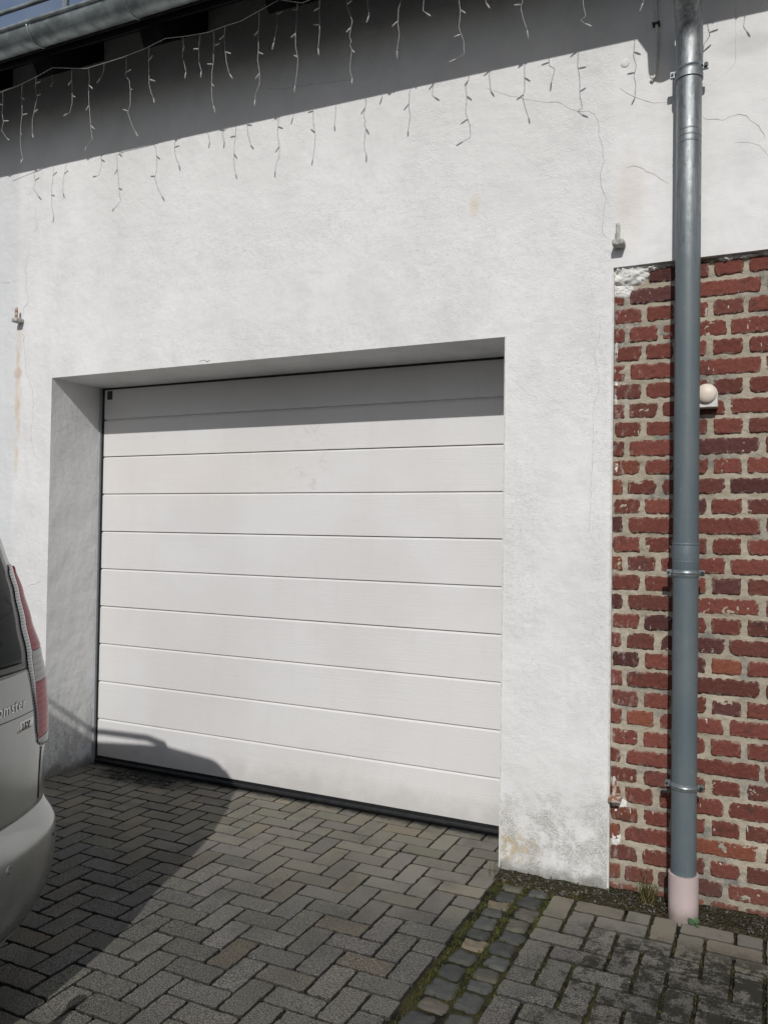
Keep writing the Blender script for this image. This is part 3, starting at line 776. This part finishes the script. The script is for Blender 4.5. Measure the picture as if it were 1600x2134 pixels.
# old gate pins ------------------------------------------------------------
def pin(x, z, h, label, y=0.0, bw=.026, mb_=None, mp_=None):
    t = empty('gate_hinge_pin', (x, y, z), label, 'hinge pin', 'old gate hinge pins in the wall')
    mb = MB(); mb.box((x-bw, y-.058, z-.022), (x+bw*.9, y+.01, z+.004)); o = mb.build('bracket', mb_ or M_IRON, t, bevel=.007)
    mb = MB(); mb.tube([(x-.004, y-.036, z-.01), (x-.004, y-.036, z+h*.93), (x-.004, y-.036, z+h)], [.0095, .009, .006], 12); mb.build('pin', mp_ or M_IRON, t, auto=50)
pin(3.318, 2.755, .075, 'grey painted iron hinge pin above the broken plaster at the top of the brick edge', mb_=M_IRONP, mp_=M_IRONP)
pin(-.268, 2.775, .070, 'rusty iron hinge pin on the white plaster at the left of the garage opening', mb_=M_IRONP)
pin(3.318, .410, .085, 'rusty iron hinge pin low on the bricks beside the white pilaster', YB)

# ------------------------------------------------------------------ icicle string lights
YS = -.295
ls = empty('icicle_light_string', (1.5, YS, 4.0), 'unlit icicle light string with white twisted wires and clear caps hanging under the eaves', 'string lights')
cord_px = [(-60,222),(0,193),(40,178),(80,158),(110,141),(145,142),(180,143),(220,131),(255,120),(305,100),(345,80),(390,75),(435,67),(475,52),(500,45),(525,31),(572,5),(585,0)]
YC = -.372
cp = [w_at(a, b, YC) for a, b in cord_px]
zc_ = cp[-1].z; x = cp[-1].x
while x < 4.6:
    x += .12; cp.append(Vector((x, YC, zc_-.02*(x-1.7)+.012*math.sin(x*9)-.03*abs(math.sin(x*4.16)))))
mb = MB()
def twist(mb, pts, r=.0017, turn=.03, n=5, amp=.0012):
    fine = []
    for a, b in zip(pts, pts[1:]):
        k = max(1, int((b-a).length/.008))
        for i in range(k): fine.append(a.lerp(b, i/k))
    fine.append(pts[-1])
    for ph in (0, PI):
        out = []; s = 0
        for i, p_ in enumerate(fine):
            if i: s += (p_-fine[i-1]).length
            a = 2*PI*s/turn+ph; out.append(p_+Vector((math.cos(a)*amp, math.sin(a)*amp, 0)))
        mb.tube(out, r, n)
twist(mb, cp, .0012, .05); mb.build('cord', M_WIRE, ls, smooth=True)
def cordz(x):
    for a, b in zip(cp, cp[1:]):
        if a.x <= x <= b.x: return a.z+(b.z-a.z)*(x-a.x)/max(1e-6, b.x-a.x)
    return 4.0
def shad(pts):
    """from the shadow seen on the wall back up the sun ray to the string plane"""
    out = []
    for a, b in pts:
        S = w_at(a, b, 0); k = -YS
        out.append(Vector((S.x+.245*k, YS, S.z+.732*k)))
    return out
V = lambda pts: [w_at(a, b, YS) for a, b in pts]
strands = [V([(5,236),(8,255),(4,272),(15,288)]), V([(46,208),(47,235),(44,262),(43,290),(44,310),(48,330)]), V([(74,182),(78,205),(72,230),(68,250),(68,278)]),
 V([(109,160),(110,170)]), V([(151,185),(151,215),(146,235),(141,237)]), V([(185,188),(186,215),(188,240),(190,270),(193,290),(180,306)]),
 V([(216,150),(210,162)]), V([(262,158),(270,168),(272,190),(272,218),(267,235),(275,260),(283,275)]), V([(311,156),(311,175),(315,192),(320,204)]), V([(380,118),(385,135),(388,150)]),
 V([(415,130),(420,148)]), V([(445,108),(445,130),(442,150),(441,180),(442,205),(445,220)]), V([(467,78),(469,100),(472,130),(478,153)]), V([(538,75),(539,100),(537,125),(541,150),(541,175),(533,195),(532,207)]),
 V([(577,30),(577,55),(571,88)]), V([(619,20),(616,68),(616,96),(621,124),(619,152),(615,178)]), V([(665,24),(666,44),(666,68),(663,100)]),
 V([(724,16),(734,44),(728,76),(732,86),(729,93),(733,104),(729,138),(730,152),(734,162)]), V([(765,0),(769,32)]), V([(836,0),(830,20),(829,52),(832,72),(827,105)]), V([(883,0),(881,22),(886,26)]),
 V([(956,0),(959,24),(956,58),(966,86),(967,112),(950,123)]), shad([(1019,158),(1022,190)]), V([(1089,0),(1085,18),(1090,40),(1098,63)]), shad([(1143,122),(1144,137),(1156,144),(1148,172)]),
 shad([(1204,112),(1203,137),(1207,162),(1208,203),(1213,225),(1203,232),(1211,239)]), shad([(1322,86),(1319,116),(1325,137),(1320,159),(1324,175),(1322,205)]), shad([(1400,90),(1402,120)]),
 shad([(1478,75),(1466,92),(1462,128),(1460,165)]), shad([(1551,36),(1548,56),(1555,66)]), shad([(1610,20),(1612,90),(1606,130)])]
rl = random.Random(5)
for pts in strands:
    kx_ = (YC-CAM.y)/(pts[0].y-CAM.y); xt = CAM.x+(pts[0].x-CAM.x)*kx_
    top = Vector((xt+rl.uniform(-.006, .006), YC, cordz(xt)))
    if top.z-pts[0].z > .04:
        mid = pts[0].lerp(top, .5)+Vector((rl.uniform(-.008, .008), 0, 0)); pts = [top, mid]+pts
    else: pts = [top]+pts
    mb = MB(); twist(mb, pts, .0010, .022, 4, .0011)
    s = mb.build('strand', M_WIRE, ls, smooth=True)
    L = sum((b-a).length for a, b in zip(pts, pts[1:])); nb = max(1, min(4, int(L/.085)))
    for k in range(nb):
        t = L*(k+1)/nb if nb > 1 else L
        if k < nb-1: t -= .02
        acc = 0; q = pts[-1]; dr = (pts[-1]-pts[-2]).normalized()
        for a, b in zip(pts, pts[1:]):
            l = (b-a).length
            if acc+l >= t: q = a.lerp(b, (t-acc)/l); dr = (b-a).normalized(); break
            acc += l
        if k == nb-1: d = Vector((dr.x+rl.uniform(-.5, .5), rl.uniform(-.3, .3), dr.z)).normalized()
        else:
            sgn = 1 if rl.random() < .5 else -1; d = Vector((sgn*rl.uniform(.5, 1), rl.uniform(-.6, .3), rl.uniform(-.9, .5))).normalized()
        m2 = MB(); m2.tube([q, q+d*.012, q+d*.030, q+d*.034], [.0022, .0036, .0032, .0012], 7); part(m2, 'bulb', M_BULB, s, smooth=True)

# ------------------------------------------------------------------ weeds, moss, grit
rw = random.Random(9)
def blade(mb, p_, h, lean, az_, wd, col):
    d = Vector((math.cos(az_), math.sin(az_), 0)); s = Vector((-d.y, d.x, 0))*wd; n = 3; vs = []
    for i in range(n+1):
        t = i/n; c_ = Vector(p_)+d*(lean*t*t)+Vector((0, 0, h*t)); k = 1-t*.85; vs += [c_-s*k, c_+s*k]
    mb.add(vs, [(2*i, 2*i+1, 2*i+3, 2*i+2) for i in range(n)], col)
def mat_moss():
    m = NM('moss_and_seedlings', .9, 0, .1); m.color(m.attr()); return m.m
M_MOSS = mat_moss()
def mcol(dry=.25):
    r = rw.random(); v = rw.uniform(.6, 1.5)
    if r < dry: return (.10*v, .07*v, .032*v)
    if r < dry+.35: return (.075*v, .095*v, .022*v)
    return (.045*v, .062*v, .018*v)
mb = MB()
def clump(x, y, rad, n, hmax, z=0, dry=.25):
    for _ in range(n):
        a = rw.uniform(0, 2*PI); r = rad*math.sqrt(rw.random()); h = rw.uniform(.2, 1)*hmax*1.15
        blade(mb, (x+math.cos(a)*r, y+math.sin(a)*r, z-.006), h, rw.uniform(0, h), rw.uniform(0, 2*PI), rw.uniform(.0008, .0022), mcol(dry))
# sett joints
for i in range(900):
    y = -.06-abs(rw.random()**1.15)*2.6; sh = .018*(-y) if y > -1.5 else .027
    x = rw.choice((2.846, 2.962, 3.078))+sh+rw.gauss(0, .006)
    if noise.noise(Vector((x*3, y*4, 1))) < -.22: continue
    clump(x, y, .012, rw.randint(4, 12), .011)
for s in SETTS:
    if s[1] > -2.6:
        for _ in range(3):
            if rw.random() < .6: clump(s[0]+rw.uniform(-.05, .05), s[1]-s[3]-.004, .008, 5, .008)
# foot of the pilaster and brick wall
for i in range(620):
    x = rw.uniform(2.83, 3.55); y = rw.uniform(-.115, -.004) if x < 3.29 else rw.uniform(-.10, .025)
    if noise.noise(Vector((x*7, y*9, 4))) < -.1: continue
    clump(x, y, .014, rw.randint(3, 9), .013, .004, .55)
for i in range(40): clump(rw.uniform(3.66, 3.95), rw.uniform(-.06, .02), .012, 5, .008, .004, .6)
for i in range(420):                                           # dark moss in the pavement joints
    x = rw.uniform(3.1, 4.2); y = rw.uniform(-1.2, -.2); clump(round((x-3.085)/WP)*WP+3.085+rw.gauss(0, .005), y, .012, 7, .006, 0, .5)
for i in range(60): clump(rw.uniform(0, .02)+0.0, rw.uniform(0, .38), .008, 5, .010, 0, .6)
tag(mb.build('moss', M_MOSS), 'tiny moss and seedlings growing in the joints of the setts and at the wall foot', 'moss', kind='stuff')
mb = MB()
for i in range(300):
    x = rw.uniform(2.86, 3.95); y = rw.uniform(-.125, .02); r = rw.uniform(.0018, .0055)
    if x > 3.53 and rw.random() < .5: continue
    z = .010+.012*max(0, (y+.12)/.15); mb.tube([(x, y, z-r), (x, y, z), (x+r*.2, y, z+r*.9)], [r*.6, r, r*.5], 5)
for i in range(26):
    x = rw.uniform(.6, 3.0); y = rw.uniform(-1.3, .3); r = rw.uniform(.0015, .003); mb.tube([(x, y, 0), (x, y, r)], [r, r*.5], 5)
tag(mb.build('grit', M_STONE), 'loose grit and small stones along the foot of the brick wall', 'grit', kind='stuff')
# scruffy dry weed by the bricks
wd = empty('dry_weed', (3.455, -.045, .02), 'scruffy half dried weed growing against the bricks left of the downpipe', 'weed')
mb = MB(); m2 = MB()
for i in range(9):
    a = rw.uniform(0, 2*PI); b_ = Vector((3.455+rw.uniform(-.02, .02), -.045+rw.uniform(-.015, .01), .01)); L = rw.uniform(.04, .095) if i else .115
    pts = [b_]; 
    for k in range(4): pts.append(pts[-1]+Vector((math.cos(a)*.35+rw.uniform(-.3, .3), math.sin(a)*.2-.1, 1)).normalized()*L/4)
    m2.tube(pts, [.0016, .0014, .0012, .001, .0006], 5)
    for p_ in pts[1:]:
        for _ in range(15): 
            q = p_+Vector((rw.gauss(0, .010), rw.gauss(0, .008), rw.gauss(0, .008))); blade(mb, q, rw.uniform(.006, .018), rw.uniform(.002, .012), rw.uniform(0, 6.28), .0016, mcol(.35))
mb.build('foliage', M_MOSS, wd); m2.build('stem', M_DRY, wd)
wd = empty('thin_weed', (2.79, -.075, .0), 'spindly weed stalks in the joint where the driveway meets the setts', 'weed')
mb = MB()
for dx, dy, h in ((0, 0, .075), (.018, .02, .06), (-.02, -.01, .05)):
    b_ = Vector((2.815+dx, -.06+dy, 0)); pts = [b_, b_+Vector((-.004, 0, h*.5)), b_+Vector((.004, 0, h))]; mb.tube(pts, .0011, 4, col=(.07, .07, .03))
    for k in range(7): q = b_+Vector((0, 0, h*(.2+k*.11))); blade(mb, q, .004, .012, rw.uniform(0, 6.28), .0014, (.06, .07, .03))
mb.build('stem', M_MOSS, wd)
dn = empty('dandelion_plant', (3.655, -.148, 0), 'small young dandelion with two leaves growing at the foot of the pink standpipe', 'plant')
for az_, tilt, L in ((2.5, .75, .058), (1.75, .9, .060), (.6, .5, .02)):
    mb = MB(); d = Vector((math.cos(az_)*math.cos(tilt), math.sin(az_)*.3*math.cos(tilt), math.sin(tilt))); sd = Vector((0, -1, 0)).cross(d).normalized(); b_ = Vector((3.655, -.150, 0)); n = 14
    vs = []
    for i in range(n+1):
        t = i/n; wv = (.0012 if t < .35 else .0012+.0105*math.sin(PI*min(1, (t-.35)/.65)**.8)*(1+.35*math.sin(t*40))); c_ = b_+d*L*t+Vector((0, -.004*math.sin(t*3), -.010*t*t))
        vs += [c_-sd*wv, c_+Vector((0, .0015, -.001)), c_+sd*wv]
    fs = []
    for i in range(n):
        a = 3*i; fs += [(a, a+1, a+4, a+3), (a+1, a+2, a+5, a+4)]
    mb.add(vs, fs); mb.build('leaf', M_LEAF, dn, smooth=True)

# ------------------------------------------------------------------ parked car
CX, CY, TH = 1.960, -2.242, .115
LR, PW, HW, QC = .2585, 2.1965, .842, .029
BODY = [(.24,.060,.040),(.32,.055,.020),(.50,.050,.014),(.60,.047,.012),(.80,.045,.010),(.90,.047,.012),(1.0,.052,.020),(1.1,.061,.041),(1.2,.082,.070),(1.3,.100,.095),(1.37,.124,.108),(1.42,.140,.120),(1.47,.158,.130),(1.52,.185,.146),(1.58,.23,.175),(1.62,.30,.26),(1.64,.42,.48)]
BUMP = [(.17,.13,.08),(.22,.08,.045),(.28,.035,.02),(.34,.012,.008),(.42,0,0),(.50,0,0),(.528,.002,.001),(.536,.006,.003),(.60,.046,.016),(.612,.058,.020)]
def tab_at(t, z):
    if z <= t[0][0]: return t[0][1:]
    for a, b in zip(t, t[1:]):
        if z <= b[0]:
            k = (z-a[0])/(b[0]-a[0]); k = k*k*(3-2*k)*.4+k*.6
            return tuple(p_+(q_-p_)*k for p_, q_ in zip(a[1:], b[1:]))
    return t[-1][1:]
def car_pt(u, v, z):
    return Vector((CX+u*math.cos(TH)-v*math.sin(TH), CY+u*math.sin(TH)+v*math.cos(TH), z))
def uv_at(phi, tab, z, out=0):
    a, b = tab_at(tab, z); hw = HW-b
    def f(p_):
        v = hw*max(0, math.sin(p_))**(2/PW); return v, -LR*(1-max(math.cos(p_), 0)**(2/PW))-QC*v*v
    s = abs(phi); v, u = f(s)
    if out:
        if s < .01: dv, du = 1, 0
        else:
            v1, u1 = f(s-.004); v2, u2 = f(min(s+.004, PI/2)); dv, du = v2-v1, u2-u1
            L = math.hypot(dv, du) or 1; dv, du = dv/L, du/L
        v += -du*out; u += dv*out
    return u-a, (-v if phi < 0 else v)
def srf(phi, z, out=0, tab=None):
    u, v = uv_at(phi, tab or BODY, z, out); return car_pt(u, v, zl(z))
def zl(z): t = min(1, max(0, (z-1.42)/.2)); return z+.055*t*t*(3-2*t)
def ztop(u):
    if u > -2.3: return 1.695
    if u > -3.0: t = (-2.3-u)/.7; return 1.695-.655*t
    return max(.72, 1.04-.22*(-3.0-u))
def mat_paint():
    m = NM('silver_car_paint', .26, .6, .5)
    c = m.mix(m.ramp(m.noise(3, 4), .35, .65), (.31, .325, .315), (.345, .36, .35))
    x, y, z = m.sep(); 
    c = m.mix(m.math('MULTIPLY', m.ramp(z, .62, .25), m.ramp(m.noise(5, 5, .65), .35, .7)), c, (.21, .205, .185))
    c = m.mix(m.ramp(m.noise(160, 3, .7), .66, .75, 0, .35), c, (.2, .2, .18))
    m.color(c); m.b.inputs['Coat Weight'].default_value = .5; m.b.inputs['Coat Roughness'].default_value = .12
    return m.m
M_CAR = mat_paint()
def glassy(name, col, rough=.08, trans=0, coat=.6):
    m = NM(name, rough, 0, .5); m.color(col); m.b.inputs['Transmission Weight'].default_value = trans; m.b.inputs['Coat Weight'].default_value = coat; return m.m
M_CGL = glassy('tinted_car_glass', (.006, .012, .012), .06, 0, 0)
M_CGL.node_tree.nodes['Principled BSDF'].inputs['Specular IOR Level'].default_value = .10
M_BLK = glassy('black_trim', (.008, .008, .008), .25, 0, .2)
def ribbed(name, col, scale=640):
    m = NM(name, .16, 0, .5); x, y, z = m.sep(); s = m.math('SINE', m.math('MULTIPLY', z, scale))
    m.color(m.mix(m.ramp(s, -.9, .9), tuple(c*.5 for c in col), col)); m.bump(s, .35, .0012); m.b.inputs['Coat Weight'].default_value = 1; m.b.inputs['Coat Roughness'].default_value = .04
    return m.m
M_RIB = ribbed('ribbed_clear_lens', (.62, .62, .60))
def smooth_lens(name, c1, c2):
    m = NM(name, .2, 0, .5); x, y, z = m.sep(); s = m.math('SINE', m.math('MULTIPLY', z, 300))
    m.color(m.mix(m.ramp(s, -1, 1), c1, c2)); m.b.inputs['Coat Weight'].default_value = .06; m.b.inputs['Coat Roughness'].default_value = .1; return m.m
M_RED = smooth_lens('red_lens', (.33, .010, .03), (.44, .018, .042))
M_RED.node_tree.nodes['Principled BSDF'].inputs['Specular IOR Level'].default_value = .22
M_CLR = smooth_lens('clear_lens', (.36, .355, .34), (.45, .445, .43))
M_CHR = simple('chrome', (.50, .50, .49), .18, .9, .5, .05)
M_TYRE = simple('tyre', (.02, .02, .02), .85, 0, .2)
M_RIM = simple('alloy_rim', (.4, .4, .4), .35, .7)

car = empty('parked_car', tuple(car_pt(-.6, 0, 0)), 'silver hatchback car with tall red and clear tail light parked beside the garage door', 'car')
bpy.context.view_layer.update()
cpart = lambda mb, name, mat, par=car, **k: part(mb, name, mat, par, **k)
# body shell
mb = MB(); zs = [.24, .28, .32, .40, .50, .56, .60, .66, .72, .80, .86, .90, .95, 1.0, 1.05, 1.1, 1.15, 1.2, 1.25, 1.3, 1.34, 1.37, 1.42, 1.47, 1.495, 1.52, 1.55, 1.58, 1.60, 1.62, 1.63, 1.64]
def ring(z):
    a, b = tab_at(BODY, z); hw = HW-b; L_ = []
    front = -4.15; NF = 14
    for i in range(NF+1):                      # front right quarter, centre to side
        p_ = PI/2*i/NF; L_.append((front+a*.5+.45*(1-math.cos(p_)**.8), hw*math.sin(p_)**.75))
    for u in [-3.5+ .15*i for i in range(20)]: L_.append((u-a*.0, hw))
    R_ = [(u, v) for u, v in L_]
    rear = [uv_at(-(-PI/2+PI*i/56), BODY, z) for i in range(57)]
    full = R_+rear+[(u, -v) for u, v in reversed(L_)]
    out = []
    for u, v in full:
        zz = zl(z)
        if u < -2.3 and z > .6: zz = .6+(zz-.6)*(ztop(u)-.6)/1.095
        if u < -.35: k_ = min(1, (-.35-u)/.5); k_ = k_*k_*(3-2*k_); v = math.copysign(abs(v)+b*.45*k_*min(1, abs(v)/.3), v)
        out.append(car_pt(u, v, zz))
    return out
rings = [ring(z) for z in zs]; n = len(rings[0])
mb.add([p_ for r in rings for p_ in r], [(k*n+i, (k+1)*n+i, (k+1)*n+i+1, k*n+i+1) for k in range(len(zs)-1) for i in range(n-1)])
T0 = (len(zs)-1)*n
mb.f += [(T0+i, T0+n-1-i, T0+n-2-i, T0+i+1) for i in range(n//2-1)]; mb.m += [0]*(n//2-1)
mb.f += [(i+1, n-2-i, n-1-i, i) for i in range(n//2-1)]; mb.m += [0]*(n//2-1)
body = cpart(mb, 'body', M_CAR, auto=50)
# tailgate: upper frame, lower panel, glass
def patch_(mb, f0, f1, z0, z1, nu, nv, out, tab=None, lip=.004):
    def P(i, j):
        t = j/nv; z = z0+(z1-z0)*t; a = f0(z) if callable(f0) else f0; b = f1(z) if callable(f1) else f1
        e = out if 0 < i < nu and 0 < j < nv else out-lip
        ii = min(max(i, 1), nu-1)-1; 
        return srf(a+(b-a)*ii/(nu-2), z0+(z1-z0)*(min(max(j, 1), nv-1)-1)/(nv-2), e, tab)
    mb.grid(P, nu, nv, flip=False)
tg = bpy.data.objects.new('tailgate', None)
LIN = [(.787, 1.0), (.792, .945), (.81, .885), (.85, .868), (.91, .857), (.955, .845), (1.0, .822), (1.05, .816), (1.10, .828), (1.16, .860), (1.22, .885), (1.28, .910), (1.33, .935), (1.362, .958), (1.385, 1.02)]
LMID = [(.787, 1.0), (.81, .890), (.94, .866), (1.01, .875), (1.05, .887), (1.10, .905), (1.155, .95), (1.21, .99), (1.27, 1.02), (1.31, 1.04), (1.35, 1.10), (1.385, 1.16)]
LOUT = [(.787, 1.09), (.795, 1.17), (.82, 1.25), (.90, 1.33), (1.30, 1.30), (1.36, 1.25), (1.385, 1.18)]
def itp(T_, z):
    if z <= T_[0][0]: return T_[0][1]
    for a, b in zip(T_, T_[1:]):
        if z <= b[0]: return a[1]+(b[1]-a[1])*(z-a[0])/(b[0]-a[0])
    return T_[-1][1]
def hedge(z): return .922+.02*max(0, z-.603)/.18 if z < .79 else itp(LIN, z)-.012
mb = MB(); patch_(mb, lambda z: -hedge(z), hedge, .603, 1.055, 60, 34, .0035)
gate = cpart(mb, 'tailgate', M_CAR, smooth=True)
mb = MB(); gb = lambda z: itp(LIN, min(z, 1.36))-.014+(.03*(z-1.36)/.1 if z > 1.36 else 0)
patch_(mb, lambda z: -gb(z), gb, 1.058, 1.50, 60, 30, .0025); part(mb, 'window_frame', M_BLK, gate, smooth=True)
mb = MB(); gi = lambda z: gb(z)-.052; patch_(mb, lambda z: -gi(z), gi, 1.082, 1.47, 60, 26, .0055, lip=.002)
rw_ = part(mb, 'rear_window', M_CGL, gate, smooth=True)
mb = MB(); patch_(mb, -1.05, 1.05, 1.50, 1.60, 40, 10, .012, lip=.012); part(mb, 'spoiler', M_CAR, gate, smooth=True)
def line_on(pts, r, name, mat, par, tab=None, out=.003):
    mb = MB(); P = []
    for (p0, z0), (p1, z1) in zip(pts, pts[1:]):
        k = max(1, int(max(abs(p1-p0)/.04, abs(z1-z0)/.02)))
        P += [srf(p0+(p1-p0)*i/k, z0+(z1-z0)*i/k, out, tab) for i in range(k)]
    P.append(srf(*pts[-1], out, tab)); mb.tube(P, r, 6); return part(mb, name, mat, par, smooth=True)
line_on([(-.85, .922), (.858, .922)], .0014, 'crease_line', M_BLK, gate, out=.0044)
for s in (-1, 1):
    line_on([(s*.955, .787), (s*.945, .76), (s*.930, .70), (s*.930, .62)], .0036, 'shut_line', M_BLK, body, out=.002)
# tail lights
for s in (-1, 1):
    mb = MB(); z0, z1 = .787, 1.385; nz = 60
    def strip(fa, fb, za, zb_, nu, bulge, nz=nz):
        m_ = MB()
        def P(i, j):
            z = za+(zb_-za)*j/nz; a, b = fa(z), fb(z); t = i/nu
            o = .002+bulge*math.sin(PI*min(1, max(0, .10+.80*t)))
            if j == 0 or j == nz: o *= .8
            return srf(s*(a+(b-a)*t), z, o)
        m_.grid(P, nu, nz, flip=(s < 0)); return m_
    mid = lambda z: max(itp(LMID, z), itp(LIN, z)+.004)
    base = strip(lambda z: itp(LIN, z)-.006, lambda z: itp(LOUT, z)+.01, z0-.003, z1+.003, 10, .001)
    tlamp = cpart(base, 'tail_light', M_BLK, car, smooth=True)
    part(strip(lambda z: itp(LIN, z), mid, .84, z1-.004, 4, .006), 'ribbed_lens', M_RIB, tlamp, smooth=True)
    part(strip(mid, lambda z: itp(LOUT, z), 1.108, z1-.004, 12, .010), 'red_lens', M_RED, tlamp, smooth=True)
    part(strip(mid, lambda z: itp(LOUT, z), 1.006, 1.106, 12, .010, 16), 'clear_lens', M_CLR, tlamp, smooth=True)
    part(strip(lambda z: itp(LIN, z) if z < .84 else mid(z), lambda z: itp(LOUT, z), .822, 1.004, 12, .010, 24), 'red_lens', M_RED, tlamp, smooth=True)
    part(strip(lambda z: itp(LIN, z), lambda z: itp(LOUT, z), .790, .820, 12, .010, 6), 'clear_lens', M_CLR, tlamp, smooth=True)
# bumper
mb = MB(); zb_ = [.17, .20, .23, .26, .29, .32, .36, .40, .45, .50, .524, .532, .54, .56, .58, .60, .612]
def bumpring(z):
    a, b = tab_at(BUMP, z); e = [(-.95, HW-b), (-.7, HW-b), (-.5, HW-b)]; e = [e[0], e[1], e[2]]
    rr = [uv_at(-(-PI/2+PI*i/56), BUMP, z) for i in range(57)]
    return [car_pt(u, v, z) for u, v in e+rr+[(u, -v) for u, v in reversed(e)]]
br = [bumpring(z) for z in zb_]; n = len(br[0])
mb.add([p_ for r in br for p_ in r], [(k*n+i, (k+1)*n+i, (k+1)*n+i+1, k*n+i+1) for k in range(len(zb_)-1) for i in range(n-1)])
mb.f += [(i+1, n-2-i, n-1-i, i) for i in range(n//2-1)]; mb.m += [0]*(n//2-1)
bum = cpart(mb, 'bumper', M_CAR, auto=50)
line_on([(-1.3, .614), (1.3, .614)], .0030, 'bumper_gap', M_BLK, bum, out=-.002)
for ph in (-1.02, -.5, .5, 1.02):
    c_ = srf(ph, .497, .0, BUMP); o_ = (srf(ph, .497, .004, BUMP)-c_).normalized()
    mb = MB(); mb.tube([c_-o_*.004, c_+o_*.0025], .0125, 18); ps = part(mb, 'parking_sensor', M_CAR, bum, auto=40)
    mb = MB(); mb.tube([c_+o_*.0015, c_+o_*.0032], .0095, 18); part(mb, 'ring', M_BLK, ps, auto=40); mb = MB(); mb.tube([c_+o_*.0025, c_+o_*.0045], .0075, 18); part(mb, 'sensor_face', M_CAR, ps, auto=40)
# lettering
def letters(txt, size, v0, z0, h, mat, name, par, shear=.0, space=1.0):
    cu = bpy.data.curves.new('t', 'FONT'); cu.body = txt; cu.size = size; cu.shear = shear; cu.space_character = space; cu.offset = size*(.012 if size > .04 else .002); cu.resolution_u = 3
    to = bpy.data.objects.new('t', cu); C.objects.link(to); bpy.context.view_layer.update()
    me = bpy.data.meshes.new_from_object(to.evaluated_get(bpy.context.evaluated_depsgraph_get())); wid = max(v.co.x for v in me.vertices)
    vs = [v.co.copy() for v in me.vertices]; fs = [tuple(p_.vertices) for p_ in me.polygons]
    bpy.data.objects.remove(to); bpy.data.meshes.remove(me)
    from collections import Counter
    ec = Counter()
    for f in fs:
        for a, b in zip(f, f[1:]+f[:1]): ec[(a, b)] += 1
    def W_(c_, o):
        v = v0+c_.x; z = z0+c_.y*1.0; s = min(.999, (abs(v)/(HW-tab_at(BODY, z)[1])))**(PW/2); return srf(math.copysign(math.asin(s), v), z, o)
    mb = MB(); N_ = len(vs)
    allv = [W_(c_, .003+h) for c_ in vs]+[W_(c_, .003) for c_ in vs]
    allf = list(fs)+[(b, a, a+N_, b+N_) for (a, b) in ec if ec[(b, a)] == 0]
    mb.add(allv, allf); return part(mb, name, mat, par), wid
letters('Roomster', .050, .352, .943, .0028, M_CHR, 'lettering', gate, .12, 1.08)
mb = MB()
def plP(i, j):
    v = .515+.10*i/10+.004*j; z = .872+.032*j/3; e = .007 if 0 < i < 10 and 0 < j < 3 else .003
    s = (v/(HW-.012))**(PW/2); return srf(math.asin(s), z, e)
mb.grid(plP, 10, 3); bp = part(mb, 'badge_plate', M_CHR, gate, auto=30)
letters('16V', .029, .540, .8785, .0052, M_BLK, 'badge_lettering', gate, .0, 1.15)
# tow ball
mb = MB(); mb.tube([car_pt(-.25, 0, .26), car_pt(0, 0, .22), car_pt(.085, 0, .25), car_pt(.115, .0, .33), car_pt(.112, .0, .42), car_pt(.112, 0, .455)], [.024, .024, .022, .019, .015, .013], 14)
mb.tube([car_pt(.112, 0, .452), car_pt(.112, 0, .462), car_pt(.112, 0, .478), car_pt(.112, 0, .494), car_pt(.112, 0, .502)], [.012, .021, .025, .019, .008], 16); cpart(mb, 'tow_hitch', M_DARKMET, smooth=True)
# roof rails
for s in (-1, 1):
    mb = MB(); v = s*.68
    mb.tube([car_pt(-.74, v-s*.03, 1.63), car_pt(-.82, v, 1.695), car_pt(-.95, v, 1.73), car_pt(-1.3, v, 1.752), car_pt(-1.9, v, 1.755), car_pt(-2.25, v, 1.735), car_pt(-2.36, v, 1.62)], [.012, .018, .017, .016, .016, .017, .012], 10); cpart(mb, 'roof_rail', M_CAR, smooth=True)
# side windows, wheels
for s in (-1, 1):
    for ua, ub in ((-.62, -1.30), (-1.38, -2.25)):
        mb = MB()
        def SP(i, j):
            z = 1.0+.42*j/8; a, b = tab_at(BODY, z); return car_pt(ua+(ub-ua)*i/6, s*(HW-b*.55+.006), z)
        mb.grid(SP, 6, 8, flip=(s < 0)); cpart(mb, 'side_window', M_CGL)
    for u in (-.78, -3.35):
        c0 = car_pt(u, s*.64, .31); c1 = car_pt(u, s*.846, .31); d_ = (c1-c0).normalized()
        mb = MB(); mb.tube([c0, c0+d_*.02, c1-d_*.015, c1], [.27, .305, .305, .285], 36); wh = cpart(mb, 'wheel', M_TYRE, auto=40)
        mb = MB(); mb.tube([c1-d_*.02, c1+d_*.003], .205, 32); part(mb, 'rim', M_RIM, wh, auto=40)
        mb = MB(); mb.tube([c1-d_*.06, car_pt(u, s*.8435, .31)], .345, 36); cpart(mb, 'wheel_arch', M_BLK, auto=40)
mb = MB()
mb.grid(lambda i, j: car_pt(-2.36-.62*j/6, -.38+.76*i/6, ztop(-2.36-.62*j/6)+.006), 6, 6); cpart(mb, 'windscreen', M_CGL)
